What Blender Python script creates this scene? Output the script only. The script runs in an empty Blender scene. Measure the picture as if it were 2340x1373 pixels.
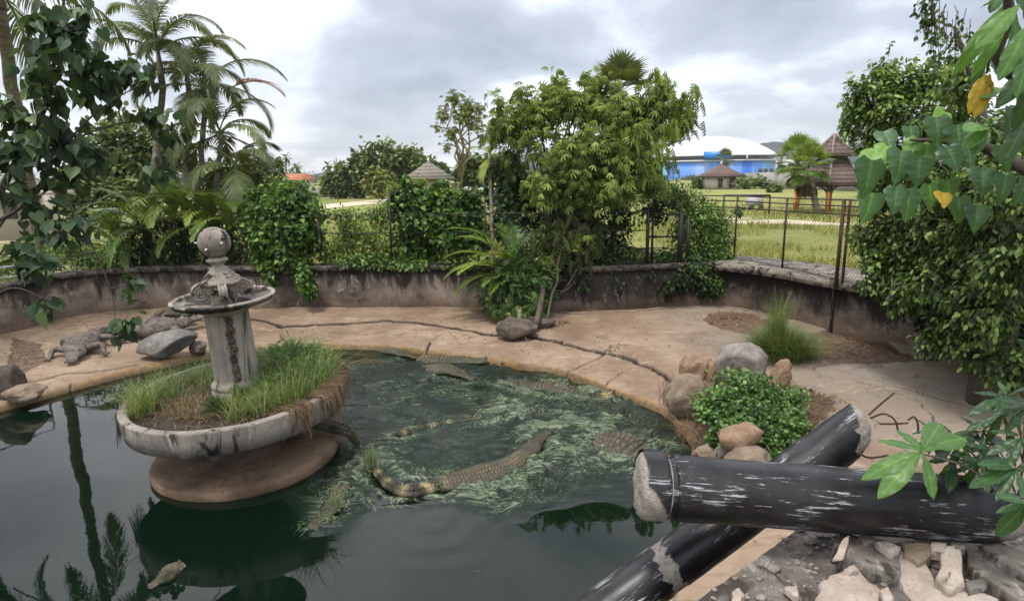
import bpy, math
import numpy as np
from mathutils import Matrix, Vector
R_ = math.radians
SC = bpy.context.scene
COL = SC.collection
rng = np.random.default_rng(7)
# ------------------------------------------------------------------ camera
F = 1350.; CX, CY = 1170., 686.5
TH = math.atan(281.5/F); RO = R_(-0.9)
cam = bpy.data.cameras.new('camera'); camo = bpy.data.objects.new('camera', cam); COL.objects.link(camo)
cam.sensor_width = 36; cam.lens = 36*F/2340; cam.clip_start = .05; cam.clip_end = 8000
RM = Matrix.Rotation(math.pi/2-TH, 3, 'X') @ Matrix.Rotation(RO, 3, 'Z')
camo.matrix_world = Matrix.Translation((0, 0, 3)) @ RM.to_4x4()
SC.camera = camo
RN = np.array(RM); CAM = np.array([0, 0, 3.])
def ray(px, py): return RN @ np.array([(px-CX)/F, -(py-CY)/F, -1.])
def at(px, py, z): d = ray(px, py); return CAM + d*((z-3.)/d[2])          # pixel -> point on height z
def aty(px, py, Y): d = ray(px, py); return CAM + d*(Y/d[1])               # pixel -> point at distance Y
def depth(P): return float(-((np.asarray(P)-CAM) @ RN)[2])
# ------------------------------------------------------------------ world + sun
W = bpy.data.worlds.new('World'); SC.world = W; W.use_nodes = True
nt = W.node_tree; nt.nodes.clear()
def wn(t, **k):
    n = nt.nodes.new(t)
    for a, b in k.items(): setattr(n, a, b)
    return n
SUN_EL, SUN_AZ = R_(70), R_(212)
out = wn('ShaderNodeOutputWorld'); bg = wn('ShaderNodeBackground'); bg2 = wn('ShaderNodeBackground'); addn = wn('ShaderNodeAddShader')
sky = wn('ShaderNodeTexSky', sky_type='NISHITA', sun_disc=False, sun_elevation=SUN_EL, sun_rotation=SUN_AZ)
nt.links.new(sky.outputs[0], bg.inputs[0]); bg.inputs[1].default_value = .05
tc = wn('ShaderNodeTexCoord'); sep = wn('ShaderNodeSeparateXYZ'); nt.links.new(tc.outputs['Generated'], sep.inputs[0])
def wm(op, a, b=None, c=None):
    n = wn('ShaderNodeMath', operation=op)
    for i, v in enumerate((a, b, c)):
        if v is None: continue
        if isinstance(v, (int, float)): n.inputs[i].default_value = v
        else: nt.links.new(v, n.inputs[i])
    return n.outputs[0]
zc = wm('MAXIMUM', sep.outputs[2], 0.0); den = wm('ADD', zc, .30)
cmb = wn('ShaderNodeCombineXYZ')
nt.links.new(wm('DIVIDE', sep.outputs[0], den), cmb.inputs[0]); nt.links.new(wm('DIVIDE', sep.outputs[1], den), cmb.inputs[1])
cmb.inputs[2].default_value = 3.3
nz = wn('ShaderNodeTexNoise'); nz.inputs['Scale'].default_value = 1.25; nz.inputs['Detail'].default_value = 8; nz.inputs['Roughness'].default_value = .5; nz.inputs['Distortion'].default_value = .15
nt.links.new(cmb.outputs[0], nz.inputs['Vector'])
cr = wn('ShaderNodeValToRGB'); e = cr.color_ramp.elements
e[0].position = .30; e[0].color = (.24, .25, .28, 1); e[1].position = .565; e[1].color = (1.0, .985, .985, 1)
x = e.new(.42); x.color = (.44, .455, .50, 1)
x = e.new(.485); x.color = (.74, .745, .77, 1)
def wr(v, a, b, lo=0., hi=1.):
    n = wn('ShaderNodeMapRange'); n.interpolation_type = 'SMOOTHSTEP'; nt.links.new(v, n.inputs[0])
    for i, q in ((1, a), (2, b), (3, lo), (4, hi)): n.inputs[i].default_value = q
    return n.outputs[0]
# heavier grey cloud towards the right of the view, low down
nt.links.new(wm('SUBTRACT', nz.outputs[0], wm('MULTIPLY', wr(sep.outputs[0], .10, .45, 0., .085), wr(zc, .22, .45, 1., 0.))), cr.inputs[0])
# overcast sky: brighter overhead than near the horizon
gain = wn('ShaderNodeMapRange'); gain.interpolation_type = 'SMOOTHSTEP'
for i, v in ((1, .22), (2, .75), (3, 1.17), (4, 2.2)): gain.inputs[i].default_value = v
nt.links.new(zc, gain.inputs[0])
nt.links.new(cr.outputs[0], bg2.inputs[0]); nt.links.new(gain.outputs[0], bg2.inputs[1])
nt.links.new(bg.outputs[0], addn.inputs[0]); nt.links.new(bg2.outputs[0], addn.inputs[1]); nt.links.new(addn.outputs[0], out.inputs[0])
sl = bpy.data.lights.new('sun', 'SUN'); so = bpy.data.objects.new('sun', sl); COL.objects.link(so)
sl.energy = 3.0; sl.angle = R_(12); sl.color = (1, .94, .86)
# sun direction: behind and to the left of the camera, high
sdir = Vector((math.cos(SUN_EL)*math.sin(SUN_AZ), math.cos(SUN_EL)*math.cos(SUN_AZ), math.sin(SUN_EL)))
so.rotation_euler = sdir.to_track_quat('Z', 'Y').to_euler(); so.location = (-5, -5, 20)
SC.view_settings.view_transform = 'Standard'; SC.view_settings.look = 'None'; SC.view_settings.gamma = 1
SC.view_settings.exposure = 0.06
SC.cycles.max_bounces = 7; SC.cycles.diffuse_bounces = 2; SC.cycles.transparent_max_bounces = 8
# ------------------------------------------------------------------ numpy noise
def _h(i, j, k, s):
    n = (i*374761393 + j*668265263 + k*2147483647*7 + s*1274126177) & 0xffffffff
    n = ((n ^ (n >> 13))*1274126177) & 0xffffffff
    return ((n ^ (n >> 16)) & 0xffff)/65535.
def vn(P, f=1., s=0):
    P = np.asarray(P, float)*f + 1000.3; I = np.floor(P).astype(np.int64); T = P-I; T = T*T*(3-2*T); r = 0
    for a in (0, 1):
        for b in (0, 1):
            for c in (0, 1):
                w = (T[:, 0] if a else 1-T[:, 0])*(T[:, 1] if b else 1-T[:, 1])*(T[:, 2] if c else 1-T[:, 2])
                r = r + w*_h(I[:, 0]+a, I[:, 1]+b, I[:, 2]+c, s)
    return r
def fbm(P, f=1., o=4, s=0):
    return sum(vn(P, f*2**i, s+i)/2**i for i in range(o))/sum(.5**i for i in range(o))
def sstep(a, b, x): t = np.clip((x-a)/(b-a), 0, 1); return t*t*(3-2*t)
def nrm(v): v = np.asarray(v, float); return v/(np.linalg.norm(v, axis=-1, keepdims=True)+1e-9)
# ------------------------------------------------------------------ objects
def tag(o, label=None, cat=None, group=None, kind=None):
    if label: o['label'] = label
    if cat: o['category'] = cat
    if group: o['group'] = group
    if kind: o['kind'] = kind
    return o
def empty(name, loc, label=None, cat=None, group=None):
    o = bpy.data.objects.new(name, None); COL.objects.link(o); o.location = [float(c) for c in loc]; o.empty_display_size = .1
    return tag(o, label, cat, group)
def wloc(o):
    p = np.zeros(3)
    while o is not None: p += np.array(o.location); o = o.parent
    return p
class MB:
    def __init__(s): s.V = []; s.F = []; s.T = []; s.n = 0
    def add(s, V, Fs, tint=.5):
        V = np.asarray(V, float); m = len(V)
        s.V.append(V); s.T.append(np.full(m, float(tint)) if np.ndim(tint) == 0 else np.asarray(tint, float))
        for f in (Fs if isinstance(Fs, list) and len(Fs) and isinstance(Fs[0], np.ndarray) and Fs[0].ndim == 2 else [np.asarray(Fs, np.int64)]):
            if len(f): s.F.append(f + s.n)
        s.n += m; return s
    def tube(s, pts, rad, n=7, tint=.5, cap=True, flat=1.):
        pts = np.asarray(pts, float); m = len(pts); rad = np.full(m, rad) if np.ndim(rad) == 0 else np.asarray(rad)
        t = nrm(np.gradient(pts, axis=0)); up = np.array([0, 0, 1.]) if abs(t[0, 2]) < .9 else np.array([1., 0, 0])
        V = np.empty((m, n, 3)); a = np.arange(n)*2*np.pi/n; u = nrm(np.cross(up, t[0]))
        for i in range(m):
            u = nrm(u - t[i]*(u @ t[i])); v = np.cross(t[i], u)
            V[i] = pts[i] + rad[i]*(np.cos(a)[:, None]*u + flat*np.sin(a)[:, None]*v)
        i = np.arange(m-1)[:, None]*n; j = np.arange(n)[None]; k = (j+1) % n
        Q = np.stack([i+j, i+k, i+n+k, i+n+j], -1).reshape(-1, 4)
        fs = [Q]
        if cap: fs.append(np.array([list(range(n))[::-1]])); fs.append(np.array([[(m-1)*n+q for q in range(n)]]))
        tt = tint if np.ndim(tint) == 0 else np.repeat(tint, n)
        return s.add(V.reshape(-1, 3), fs, tt)
    def box(s, c, h, rot=None, tint=.5):
        v = np.array([[x, y, z] for x in (-1, 1) for y in (-1, 1) for z in (-1, 1)])*np.asarray(h, float)
        if rot is not None: v = v @ np.array(rot).T
        return s.add(v+np.asarray(c), np.array([[0, 1, 3, 2], [4, 6, 7, 5], [0, 4, 5, 1], [2, 3, 7, 6], [0, 2, 6, 4], [1, 5, 7, 3]]), tint)
    def bar(s, a, b, w, h, tint=.5):
        a = np.asarray(a, float); b = np.asarray(b, float); x = nrm(b-a); up = np.array([0, 0, 1.]) if abs(x[2]) < .95 else np.array([0, 1., 0])
        y = nrm(np.cross(up, x)); z = np.cross(x, y)
        return s.box((a+b)/2, (np.linalg.norm(b-a)/2, w/2, h/2), np.stack([x, y, z], 1), tint)
    def build(s, name, mat, parent=None, smooth=False, origin=None, raw=False):
        V = np.concatenate(s.V) if s.V else np.zeros((0, 3)); T = np.concatenate(s.T) if s.T else np.zeros(0)
        if raw: org = np.zeros(3)
        elif parent is not None: org = wloc(parent)
        else: org = np.zeros(3) if origin is None else np.asarray(origin, float)
        me = bpy.data.meshes.new(name); me.vertices.add(len(V)); me.vertices.foreach_set('co', (V-org).astype(np.float32).ravel())
        sz = np.concatenate([np.full(len(f), f.shape[1]) for f in s.F]); li = np.concatenate([f.ravel() for f in s.F])
        me.loops.add(len(li)); me.loops.foreach_set('vertex_index', li.astype(np.int32))
        me.polygons.add(len(sz)); me.polygons.foreach_set('loop_start', np.concatenate([[0], np.cumsum(sz)[:-1]]).astype(np.int32))
        if smooth: me.polygons.foreach_set('use_smooth', np.ones(len(sz), bool))
        at_ = me.attributes.new('tint', 'FLOAT', 'POINT'); at_.data.foreach_set('value', T.astype(np.float32))
        me.update(calc_edges=True); me.validate()
        me.materials.append(mat)
        o = bpy.data.objects.new(name, me); COL.objects.link(o)
        if parent is not None: o.parent = parent
        elif not raw: o.location = [float(c) for c in org]
        return o
def lathe(prof, n=64, mod=None, T=None, tint=.5):
    prof = np.asarray(prof, float); a = np.arange(n)*2*np.pi/n; m = len(prof)
    r = prof[:, 0][:, None]*np.ones(n)
    if mod is not None: r = r*mod(a[None], prof[:, 1][:, None])
    V = np.stack([r*np.cos(a), r*np.sin(a), prof[:, 1][:, None]*np.ones(n)], -1).reshape(-1, 3)
    i = np.arange(m-1)[:, None]*n; j = np.arange(n)[None]; k = (j+1) % n
    Q = np.stack([i+j, i+k, i+n+k, i+n+j], -1).reshape(-1, 4)
    if T is not None: V = T(V)
    return V, Q
# ------------------------------------------------------------------ materials
def newmat(name):
    m = bpy.data.materials.new(name); m.use_nodes = True; t = m.node_tree; t.nodes.clear()
    o = t.nodes.new('ShaderNodeOutputMaterial'); b = t.nodes.new('ShaderNodeBsdfPrincipled'); t.links.new(b.outputs[0], o.inputs[0])
    return m, t, b, o
class G:
    def __init__(s, t): s.t = t
    def n(s, ty, **k):
        n = s.t.nodes.new(ty)
        for a, b in k.items(): setattr(n, a, b)
        return n
    def l(s, a, b): s.t.links.new(a, b)
    def val(s, inp, v):
        if isinstance(v, (int, float, tuple, list)): inp.default_value = v
        else: s.l(v, inp)
    def coord(s, sc=(1, 1, 1), kind='Object', rot=(0, 0, 0)):
        c = s.n('ShaderNodeTexCoord'); m = s.n('ShaderNodeMapping'); m.inputs['Scale'].default_value = sc; m.inputs['Rotation'].default_value = rot
        s.l(c.outputs[kind], m.inputs[0]); return m.outputs[0]
    def noise(s, v, scale, detail=4, rough=.55, dist=0):
        n = s.n('ShaderNodeTexNoise'); s.l(v, n.inputs[0]); n.inputs['Scale'].default_value = scale; n.inputs['Detail'].default_value = detail
        n.inputs['Roughness'].default_value = rough; n.inputs['Distortion'].default_value = dist; return n.outputs[0]
    def vor(s, v, scale, feat='F1', out='Distance'):
        n = s.n('ShaderNodeTexVoronoi', feature=feat); s.l(v, n.inputs[0]); n.inputs['Scale'].default_value = scale; return n.outputs[out]
    def ramp(s, v, *st):
        r = s.n('ShaderNodeValToRGB'); e = r.color_ramp.elements
        while len(e) < len(st): e.new(.5)
        for q, (p, c) in zip(e, st): q.position = p; q.color = (*c, 1) if len(c) == 3 else c
        s.l(v, r.inputs[0]); return r.outputs[0]
    def step(s, v, a, b, lo=0., hi=1.):
        r = s.n('ShaderNodeMapRange'); r.interpolation_type = 'SMOOTHSTEP'; s.l(v, r.inputs[0])
        for i, q in ((1, a), (2, b), (3, lo), (4, hi)): r.inputs[i].default_value = q
        return r.outputs[0]
    def mix(s, f, a, b, mode='MIX'):
        m = s.n('ShaderNodeMix', data_type='RGBA', blend_type=mode); s.val(m.inputs[0], f)
        s.val(m.inputs[6], (*a, 1) if isinstance(a, tuple) and len(a) == 3 else a); s.val(m.inputs[7], (*b, 1) if isinstance(b, tuple) and len(b) == 3 else b); return m.outputs[2]
    def math(s, op, a, b=0.):
        m = s.n('ShaderNodeMath', operation=op); s.val(m.inputs[0], a); s.val(m.inputs[1], b); return m.outputs[0]
    def attr(s, name='tint'): a = s.n('ShaderNodeAttribute'); a.attribute_name = name; return a.outputs['Fac']
    def bump(s, h, st, d, b):
        m = s.n('ShaderNodeBump'); m.inputs['Strength'].default_value = st; m.inputs['Distance'].default_value = d; s.l(h, m.inputs['Height']); s.l(m.outputs[0], b.inputs['Normal'])
def leafmat(name, dark, mid, light, rough=.45, trans=.3, spec=.5):
    m, t, b, o = newmat(name); g = G(t); f = g.attr()
    v = g.noise(g.coord(), 3.1, 2)
    f2 = g.math('ADD', f, g.math('MULTIPLY', g.math('SUBTRACT', v, .5), .35))
    c = g.ramp(f2, (.10, tuple(q*.7 for q in dark)), (.5, mid), (.9, light)); g.l(c, b.inputs['Base Color']); b.inputs['Roughness'].default_value = rough
    b.inputs['Specular IOR Level'].default_value = spec
    tr = g.n('ShaderNodeBsdfTranslucent'); g.l(g.mix(.5, c, (light[0]*1.3, light[1]*1.3, light[2]*.6)), tr.inputs[0])
    mx = g.n('ShaderNodeMixShader'); mx.inputs[0].default_value = trans; g.l(b.outputs[0], mx.inputs[1]); g.l(tr.outputs[0], mx.inputs[2]); g.l(mx.outputs[0], o.inputs[0])
    return m
def simple(name, *cols, scale=4, detail=5, rough=.7, bump=.3, bd=.01, sc=(1, 1, 1), metal=0., spec=.5, lo=.35, hi=.65, dist=0.):
    m, t, b, o = newmat(name); g = G(t); v = g.noise(g.coord(sc), scale, detail, .6, dist)
    k = len(cols); g.l(g.ramp(v, *[(lo+(hi-lo)*i/max(1, k-1), c) for i, c in enumerate(cols)]), b.inputs['Base Color'])
    b.inputs['Roughness'].default_value = rough; b.inputs['Metallic'].default_value = metal; b.inputs['Specular IOR Level'].default_value = spec
    if bump: g.bump(g.noise(g.coord(sc), scale*4, 6, .65), bump, bd, b)
    return m
M = {}
M['leaf_heart'] = leafmat('heart_leaf', (.016, .036, .016), (.04, .08, .036), (.11, .17, .06), .5, .25, .3)
M['leaf_big'] = leafmat('big_leaf', (.02, .06, .02), (.045, .12, .035), (.13, .27, .04), .4, .3)
M['leaf_ficus'] = leafmat('ficus_leaf', (.012, .026, .006), (.058, .108, .022), (.23, .33, .08), .45, .24, .35)
M['leaf_vine'] = leafmat('vine_leaf', (.012, .034, .006), (.062, .135, .024), (.22, .35, .07), .5, .24, .3)
M['leaf_tree'] = leafmat('feathery_leaf', (.04, .07, .014), (.15, .225, .045), (.37, .46, .12), .55, .32, .3)
M['leaf_dark'] = leafmat('shade_leaf', (.007, .016, .005), (.014, .032, .009), (.05, .09, .022), .6, .12, .25)  # near-black leaf colour with the shade of deep foliage painted in
M['leaf_cover'] = leafmat('cover_leaf', (.02, .055, .012), (.055, .13, .024), (.16, .28, .06), .45, .28)
M['palm'] = leafmat('palm_leaf', (.035, .05, .022), (.085, .12, .045), (.22, .25, .08), .5, .3, .3)
M['palm_bright'] = leafmat('areca_leaf', (.035, .07, .015), (.11, .20, .035), (.34, .40, .08), .42, .3)
M['dead'] = leafmat('dead_leaf', (.06, .035, .02), (.16, .10, .055), (.33, .24, .16), .8, .15, .2)
M['orange_dead'] = leafmat('orange_leaf', (.15, .04, .01), (.3, .10, .03), (.35, .2, .09), .7, .2, .2)
M['grass'] = leafmat('grass_blade', (.04, .07, .015), (.11, .18, .035), (.28, .33, .10), .5, .3)
M['weed'] = leafmat('field_weed', (.10, .12, .015), (.21, .22, .03), (.36, .33, .06), .6, .3)
M['leaf_far'] = leafmat('far_leaf', (.055, .085, .03), (.12, .165, .055), (.22, .27, .095), .7, .2, .2)
M['leaf_far2'] = leafmat('far_leaf_yellow', (.09, .12, .03), (.19, .23, .06), (.32, .34, .11), .7, .15, .2)
M['bark'] = simple('bark', (.035, .028, .02), (.10, .08, .06), scale=6, sc=(1, 1, .3), rough=.9, bump=.8, bd=.02)
M['bark_pale'] = simple('pale_bark', (.16, .13, .10), (.32, .28, .22), scale=5, sc=(1, 1, 2.2), rough=.9, bump=.7, bd=.02)
M['twig'] = simple('twig', (.06, .05, .035), (.14, .11, .08), scale=10, rough=.9, bump=.2)
M['palm_trunk'] = simple('palm_trunk', (.13, .11, .08), (.27, .24, .19), scale=3, sc=(1, 1, 5), rough=.9, bump=.8, bd=.02)
def dark_mat(name, c, rough, metal=0.):
    return simple(name, tuple(x*.6 for x in c), tuple(x*1.3 for x in c), scale=14, rough=rough, bump=.15, bd=.004, metal=metal)
M['iron'] = dark_mat('dark_iron', (.02, .018, .016), .6)
M['wire'] = dark_mat('rusted_wire', (.035, .03, .025), .7)
M['rust'] = simple('rusty_steel', (.03, .018, .012), (.10, .045, .02), scale=20, rough=.85, bump=.3)
M['galv'] = simple('galvanised_rail', (.28, .29, .3), (.45, .46, .47), scale=9, rough=.5, bump=.1)
def concrete(name, base1, base2, mould=.5, white=.2, streak=True, top=(.02, .018, .015), sc=1., pale=(.42, .38, .34), bump=.5, dirt=None, rough=.85):
    m, t, b, o = newmat(name); g = G(t); co = g.coord((sc, sc, sc)); st = g.coord((sc, sc, sc*.25)) if streak else co
    c = g.mix(g.step(g.noise(co, 2.2, 6, .6), .35, .65), base1, base2)
    w = g.step(g.noise(st, 5.5, 8, .7, .6), .62-white*.2, .70-white*.1); c = g.mix(g.math('MULTIPLY', w, .7), c, pale)
    k = g.step(g.noise(st, 3.1, 8, .68, .8), .66-mould*.35, .74-mould*.3); c = g.mix(k, c, top)
    c = g.mix(g.math('MULTIPLY', g.step(g.noise(co, 30, 4, .7), .5, .7), .35), c, tuple(x*.45 for x in base1))
    g.l(c, b.inputs['Base Color']); b.inputs['Roughness'].default_value = rough; b.inputs['Specular IOR Level'].default_value = .3
    g.bump(g.math('ADD', g.noise(co, 9, 8, .7), g.math('MULTIPLY', g.noise(co, 60, 3, .6), .3)), bump, .03, b)
    return m
M['fountain'] = concrete('weathered_cement', (.24, .22, .18), (.34, .31, .255), .46, .35, bump=.4)
M['fountain_dark'] = concrete('mouldy_cement', (.12, .105, .085), (.24, .215, .18), .62, .45, bump=.5)
M['capital'] = concrete('capital_cement', (.19, .16, .13), (.31, .27, .23), .45, .35, streak=False, sc=2.2, bump=.4)
M['tub'] = concrete('tub_cement', (.18, .16, .135), (.29, .26, .22), .34, .4, sc=1.6, bump=.4)
M['slab'] = concrete('rubble_slab', (.10, .088, .076), (.20, .18, .155), .46, .42, streak=False, top=(.05, .042, .035), sc=1.5)
M['coping_dark'] = concrete('dark_coping', (.06, .05, .04), (.14, .12, .10), .6, .3, streak=False, sc=1.8)
M['coping'] = concrete('coping', (.17, .145, .12), (.27, .24, .20), .5, .35, streak=False, sc=1.6)
# pit wall: mould streaking down from the top, silt along the foot, tree shade painted into one stretch
def wallmat():
    m, t, b, o = newmat('pit_wall'); g = G(t); co = g.coord(); st = g.coord((1, 1, .28)); s = g.n('ShaderNodeSeparateXYZ'); g.l(co, s.inputs[0]); z = s.outputs[2]
    c = g.mix(g.step(g.noise(co, 1.6, 7, .62), .38, .62), (.11, .086, .068), (.225, .18, .142))
    
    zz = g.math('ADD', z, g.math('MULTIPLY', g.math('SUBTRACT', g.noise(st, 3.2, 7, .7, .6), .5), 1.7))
    xs = s.outputs[0]; tree_shade = g.math('MULTIPLY', g.step(xs, .3, 1.5), g.step(xs, 3.6, 4.8, 1., .35)); zz = g.math('ADD', zz, g.math('MULTIPLY', tree_shade, .42))  # darkens the stretch under the trees, painting their shade into the colour
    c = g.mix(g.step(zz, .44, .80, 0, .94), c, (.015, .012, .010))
    zf = g.math('ADD', z, g.math('MULTIPLY', g.math('SUBTRACT', g.noise(co, 2.1, 6, .65), .5), .8))
    c = g.mix(g.step(zf, .10, .32, .85, 0.), c, (.19, .13, .088))
    c = g.mix(g.step(g.noise(g.coord((.22, .22, .5)), 2.6, 6, .6), .52, .64, 0, .7), c, (.03, .024, .019))
    w = g.step(g.noise(g.coord((1, 1, .6)), 6., 9, .74, .9), .56, .66); c = g.mix(g.math('MULTIPLY', w, .62), c, (.30, .265, .23))
    g.l(c, b.inputs['Base Color']); b.inputs['Roughness'].default_value = .9; b.inputs['Specular IOR Level'].default_value = .25
    g.bump(g.math('ADD', g.noise(co, 7, 9, .7), g.math('MULTIPLY', g.noise(co, 40, 4, .6), .25)), .7, .04, b); return m
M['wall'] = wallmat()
def bankmat():
    m, t, b, o = newmat('silty_concrete'); g = G(t); co = g.coord(); a = lambda n: g.attr(n)
    c = g.mix(g.step(g.noise(co, .9, 8, .6), .35, .65), (.20, .138, .09), (.30, .22, .15))
    c = g.mix(g.step(g.noise(g.coord((1, 2.2, 1)), 3.4, 9, .68, .5), .5, .72, 0, .6), c, (.12, .073, .045))
    c = g.mix(g.step(g.noise(g.coord((1.6, 1, 1)), 5.2, 7, .66, .4), .56, .7, 0, .5), c, (.33, .245, .175))
    c = g.mix(g.math('MULTIPLY', a('grey'), g.step(g.noise(co, 1.6, 8, .66), .38, .6, .45, 1.)), c, (.215, .18, .145))
    c = g.mix(g.step(g.noise(co, .55, 7, .68, .6), .50, .64, 0, .62), c, (.135, .088, .058))
    c = g.mix(g.step(g.noise(g.coord((1, 1.7, 1)), 1.7, 9, .74, 1.), .55, .63, 0, .55), c, (.37, .30, .235))
    cv = g.n('ShaderNodeTexVoronoi', feature='DISTANCE_TO_EDGE'); wv_ = g.n('ShaderNodeVectorMath', operation='MULTIPLY_ADD'); nn = g.n('ShaderNodeTexNoise'); g.l(co, nn.inputs[0]); nn.inputs['Scale'].default_value = 2.2; nn.inputs['Detail'].default_value = 6
    g.l(nn.outputs['Color'], wv_.inputs[0]); wv_.inputs[1].default_value = (.9, .9, 0); g.l(co, wv_.inputs[2]); g.l(wv_.outputs[0], cv.inputs[0]); cv.inputs['Scale'].default_value = .75
    c = g.mix(g.math('MULTIPLY', g.step(cv.outputs['Distance'], .0, .012, .75, 0.), g.step(g.noise(co, .9, 3), .45, .6)), c, (.06, .04, .028))
    d = a('dirt'); dc = g.mix(g.step(g.noise(co, 16, 7, .7), .42, .62), (.075, .045, .028), (.19, .125, .08))
    c = g.mix(d, c, dc)
    c = g.mix(a('moss'), c, g.mix(g.step(g.noise(co, 12, 5, .6), .4, .6), (.10, .065, .01), (.30, .16, .025)))
    c = g.mix(g.step(g.noise(co, 38, 5, .7), .62, .7, 0, .55), c, (.07, .045, .03))
    c = g.mix(a('crack'), c, (.02, .014, .01))
    g.l(c, b.inputs['Base Color']); g.l(g.step(g.noise(co, 3, 4), .3, .7, .55, .85), b.inputs['Roughness']); b.inputs['Specular IOR Level'].default_value = .35
    g.bump(g.math('ADD', g.noise(co, 6, 9, .68), g.math('MULTIPLY', g.noise(co, 45, 4, .6), .22)), .45, .03, b); return m
M['bank'] = bankmat()
def rockmat(name, a_, b_, c_, sc=5):
    m, t, b, o = newmat(name); g = G(t); co = g.coord()
    c = g.mix(g.step(g.noise(co, sc, 8, .65), .38, .62), a_, b_); c = g.mix(g.step(g.noise(co, sc*2.3, 8, .7, .7), .55, .68, 0, .8), c, c_)
    c = g.mix(g.step(g.noise(co, sc*9, 4, .7), .56, .72, 0, .6), c, tuple(x*.35 for x in a_)); g.l(c, b.inputs['Base Color'])
    b.inputs['Roughness'].default_value = .88; g.bump(g.math('ADD', g.noise(co, sc*1.6, 10, .7), g.math('MULTIPLY', g.vor(co, sc*6), .15)), .7, .05, b); return m
M['disc'] = rockmat('silt_cement', (.10, .062, .036), (.215, .145, .09), (.05, .032, .02), 2.0)
M['rock'] = rockmat('boulder_tan', (.16, .12, .08), (.27, .21, .15), (.12, .11, .06))
M['rock_grey'] = rockmat('boulder_grey', (.17, .15, .13), (.28, .25, .22), (.15, .13, .11))
M['rock_brown'] = rockmat('boulder_brown', (.23, .15, .09), (.32, .22, .14), (.12, .075, .04))
M['rock_dark'] = rockmat('rock_dark', (.06, .045, .033), (.14, .11, .08), (.03, .025, .02))
M['rock_flat'] = rockmat('grey_slab_rock', (.11, .10, .09), (.23, .21, .185), (.035, .03, .026), 3)
M['plaster'] = rockmat('broken_plaster', (.36, .29, .235), (.46, .39, .33), (.25, .20, .165), 7)
M['aggregate'] = rockmat('broken_concrete', (.27, .235, .195), (.40, .36, .31), (.15, .13, .11), 16)
def painted():
    m, t, b, o = newmat('black_paint'); g = G(t)
    f = g.noise(g.coord((1.9, 38, 38)), 2.2, 9, .75, .45); f2 = g.noise(g.coord((2.2, 5, 5)), 1.5, 5, .6)
    s = g.step(g.math('ADD', f, g.math('MULTIPLY', g.math('SUBTRACT', f2, .5), .75)), .60, .66)
    ch = g.step(g.noise(g.coord((3, 5, 5)), 5.5, 8, .75, .5), .665, .69); s = g.math('MAXIMUM', s, g.math('MULTIPLY', ch, .9))
    gr = g.step(g.noise(g.coord((1, 1, 1)), 4, 6, .6), .4, .7)
    c = g.mix(gr, (.006, .006, .007), (.020, .020, .022)); c = g.mix(g.math('MULTIPLY', s, .85), c, (.42, .42, .44)); g.l(c, b.inputs['Base Color'])
    g.l(g.math('ADD', g.math('MULTIPLY', s, .35), g.step(f2, .3, .7, .30, .5)), b.inputs['Roughness']); b.inputs['Specular IOR Level'].default_value = .38
    g.bump(g.math('SUBTRACT', g.math('MULTIPLY', g.noise(g.coord((1, 3, 3)), 6, 6, .6), .6), g.math('MULTIPLY', s, .5)), .35, .01, b); return m
M['paint'] = painted()
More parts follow.
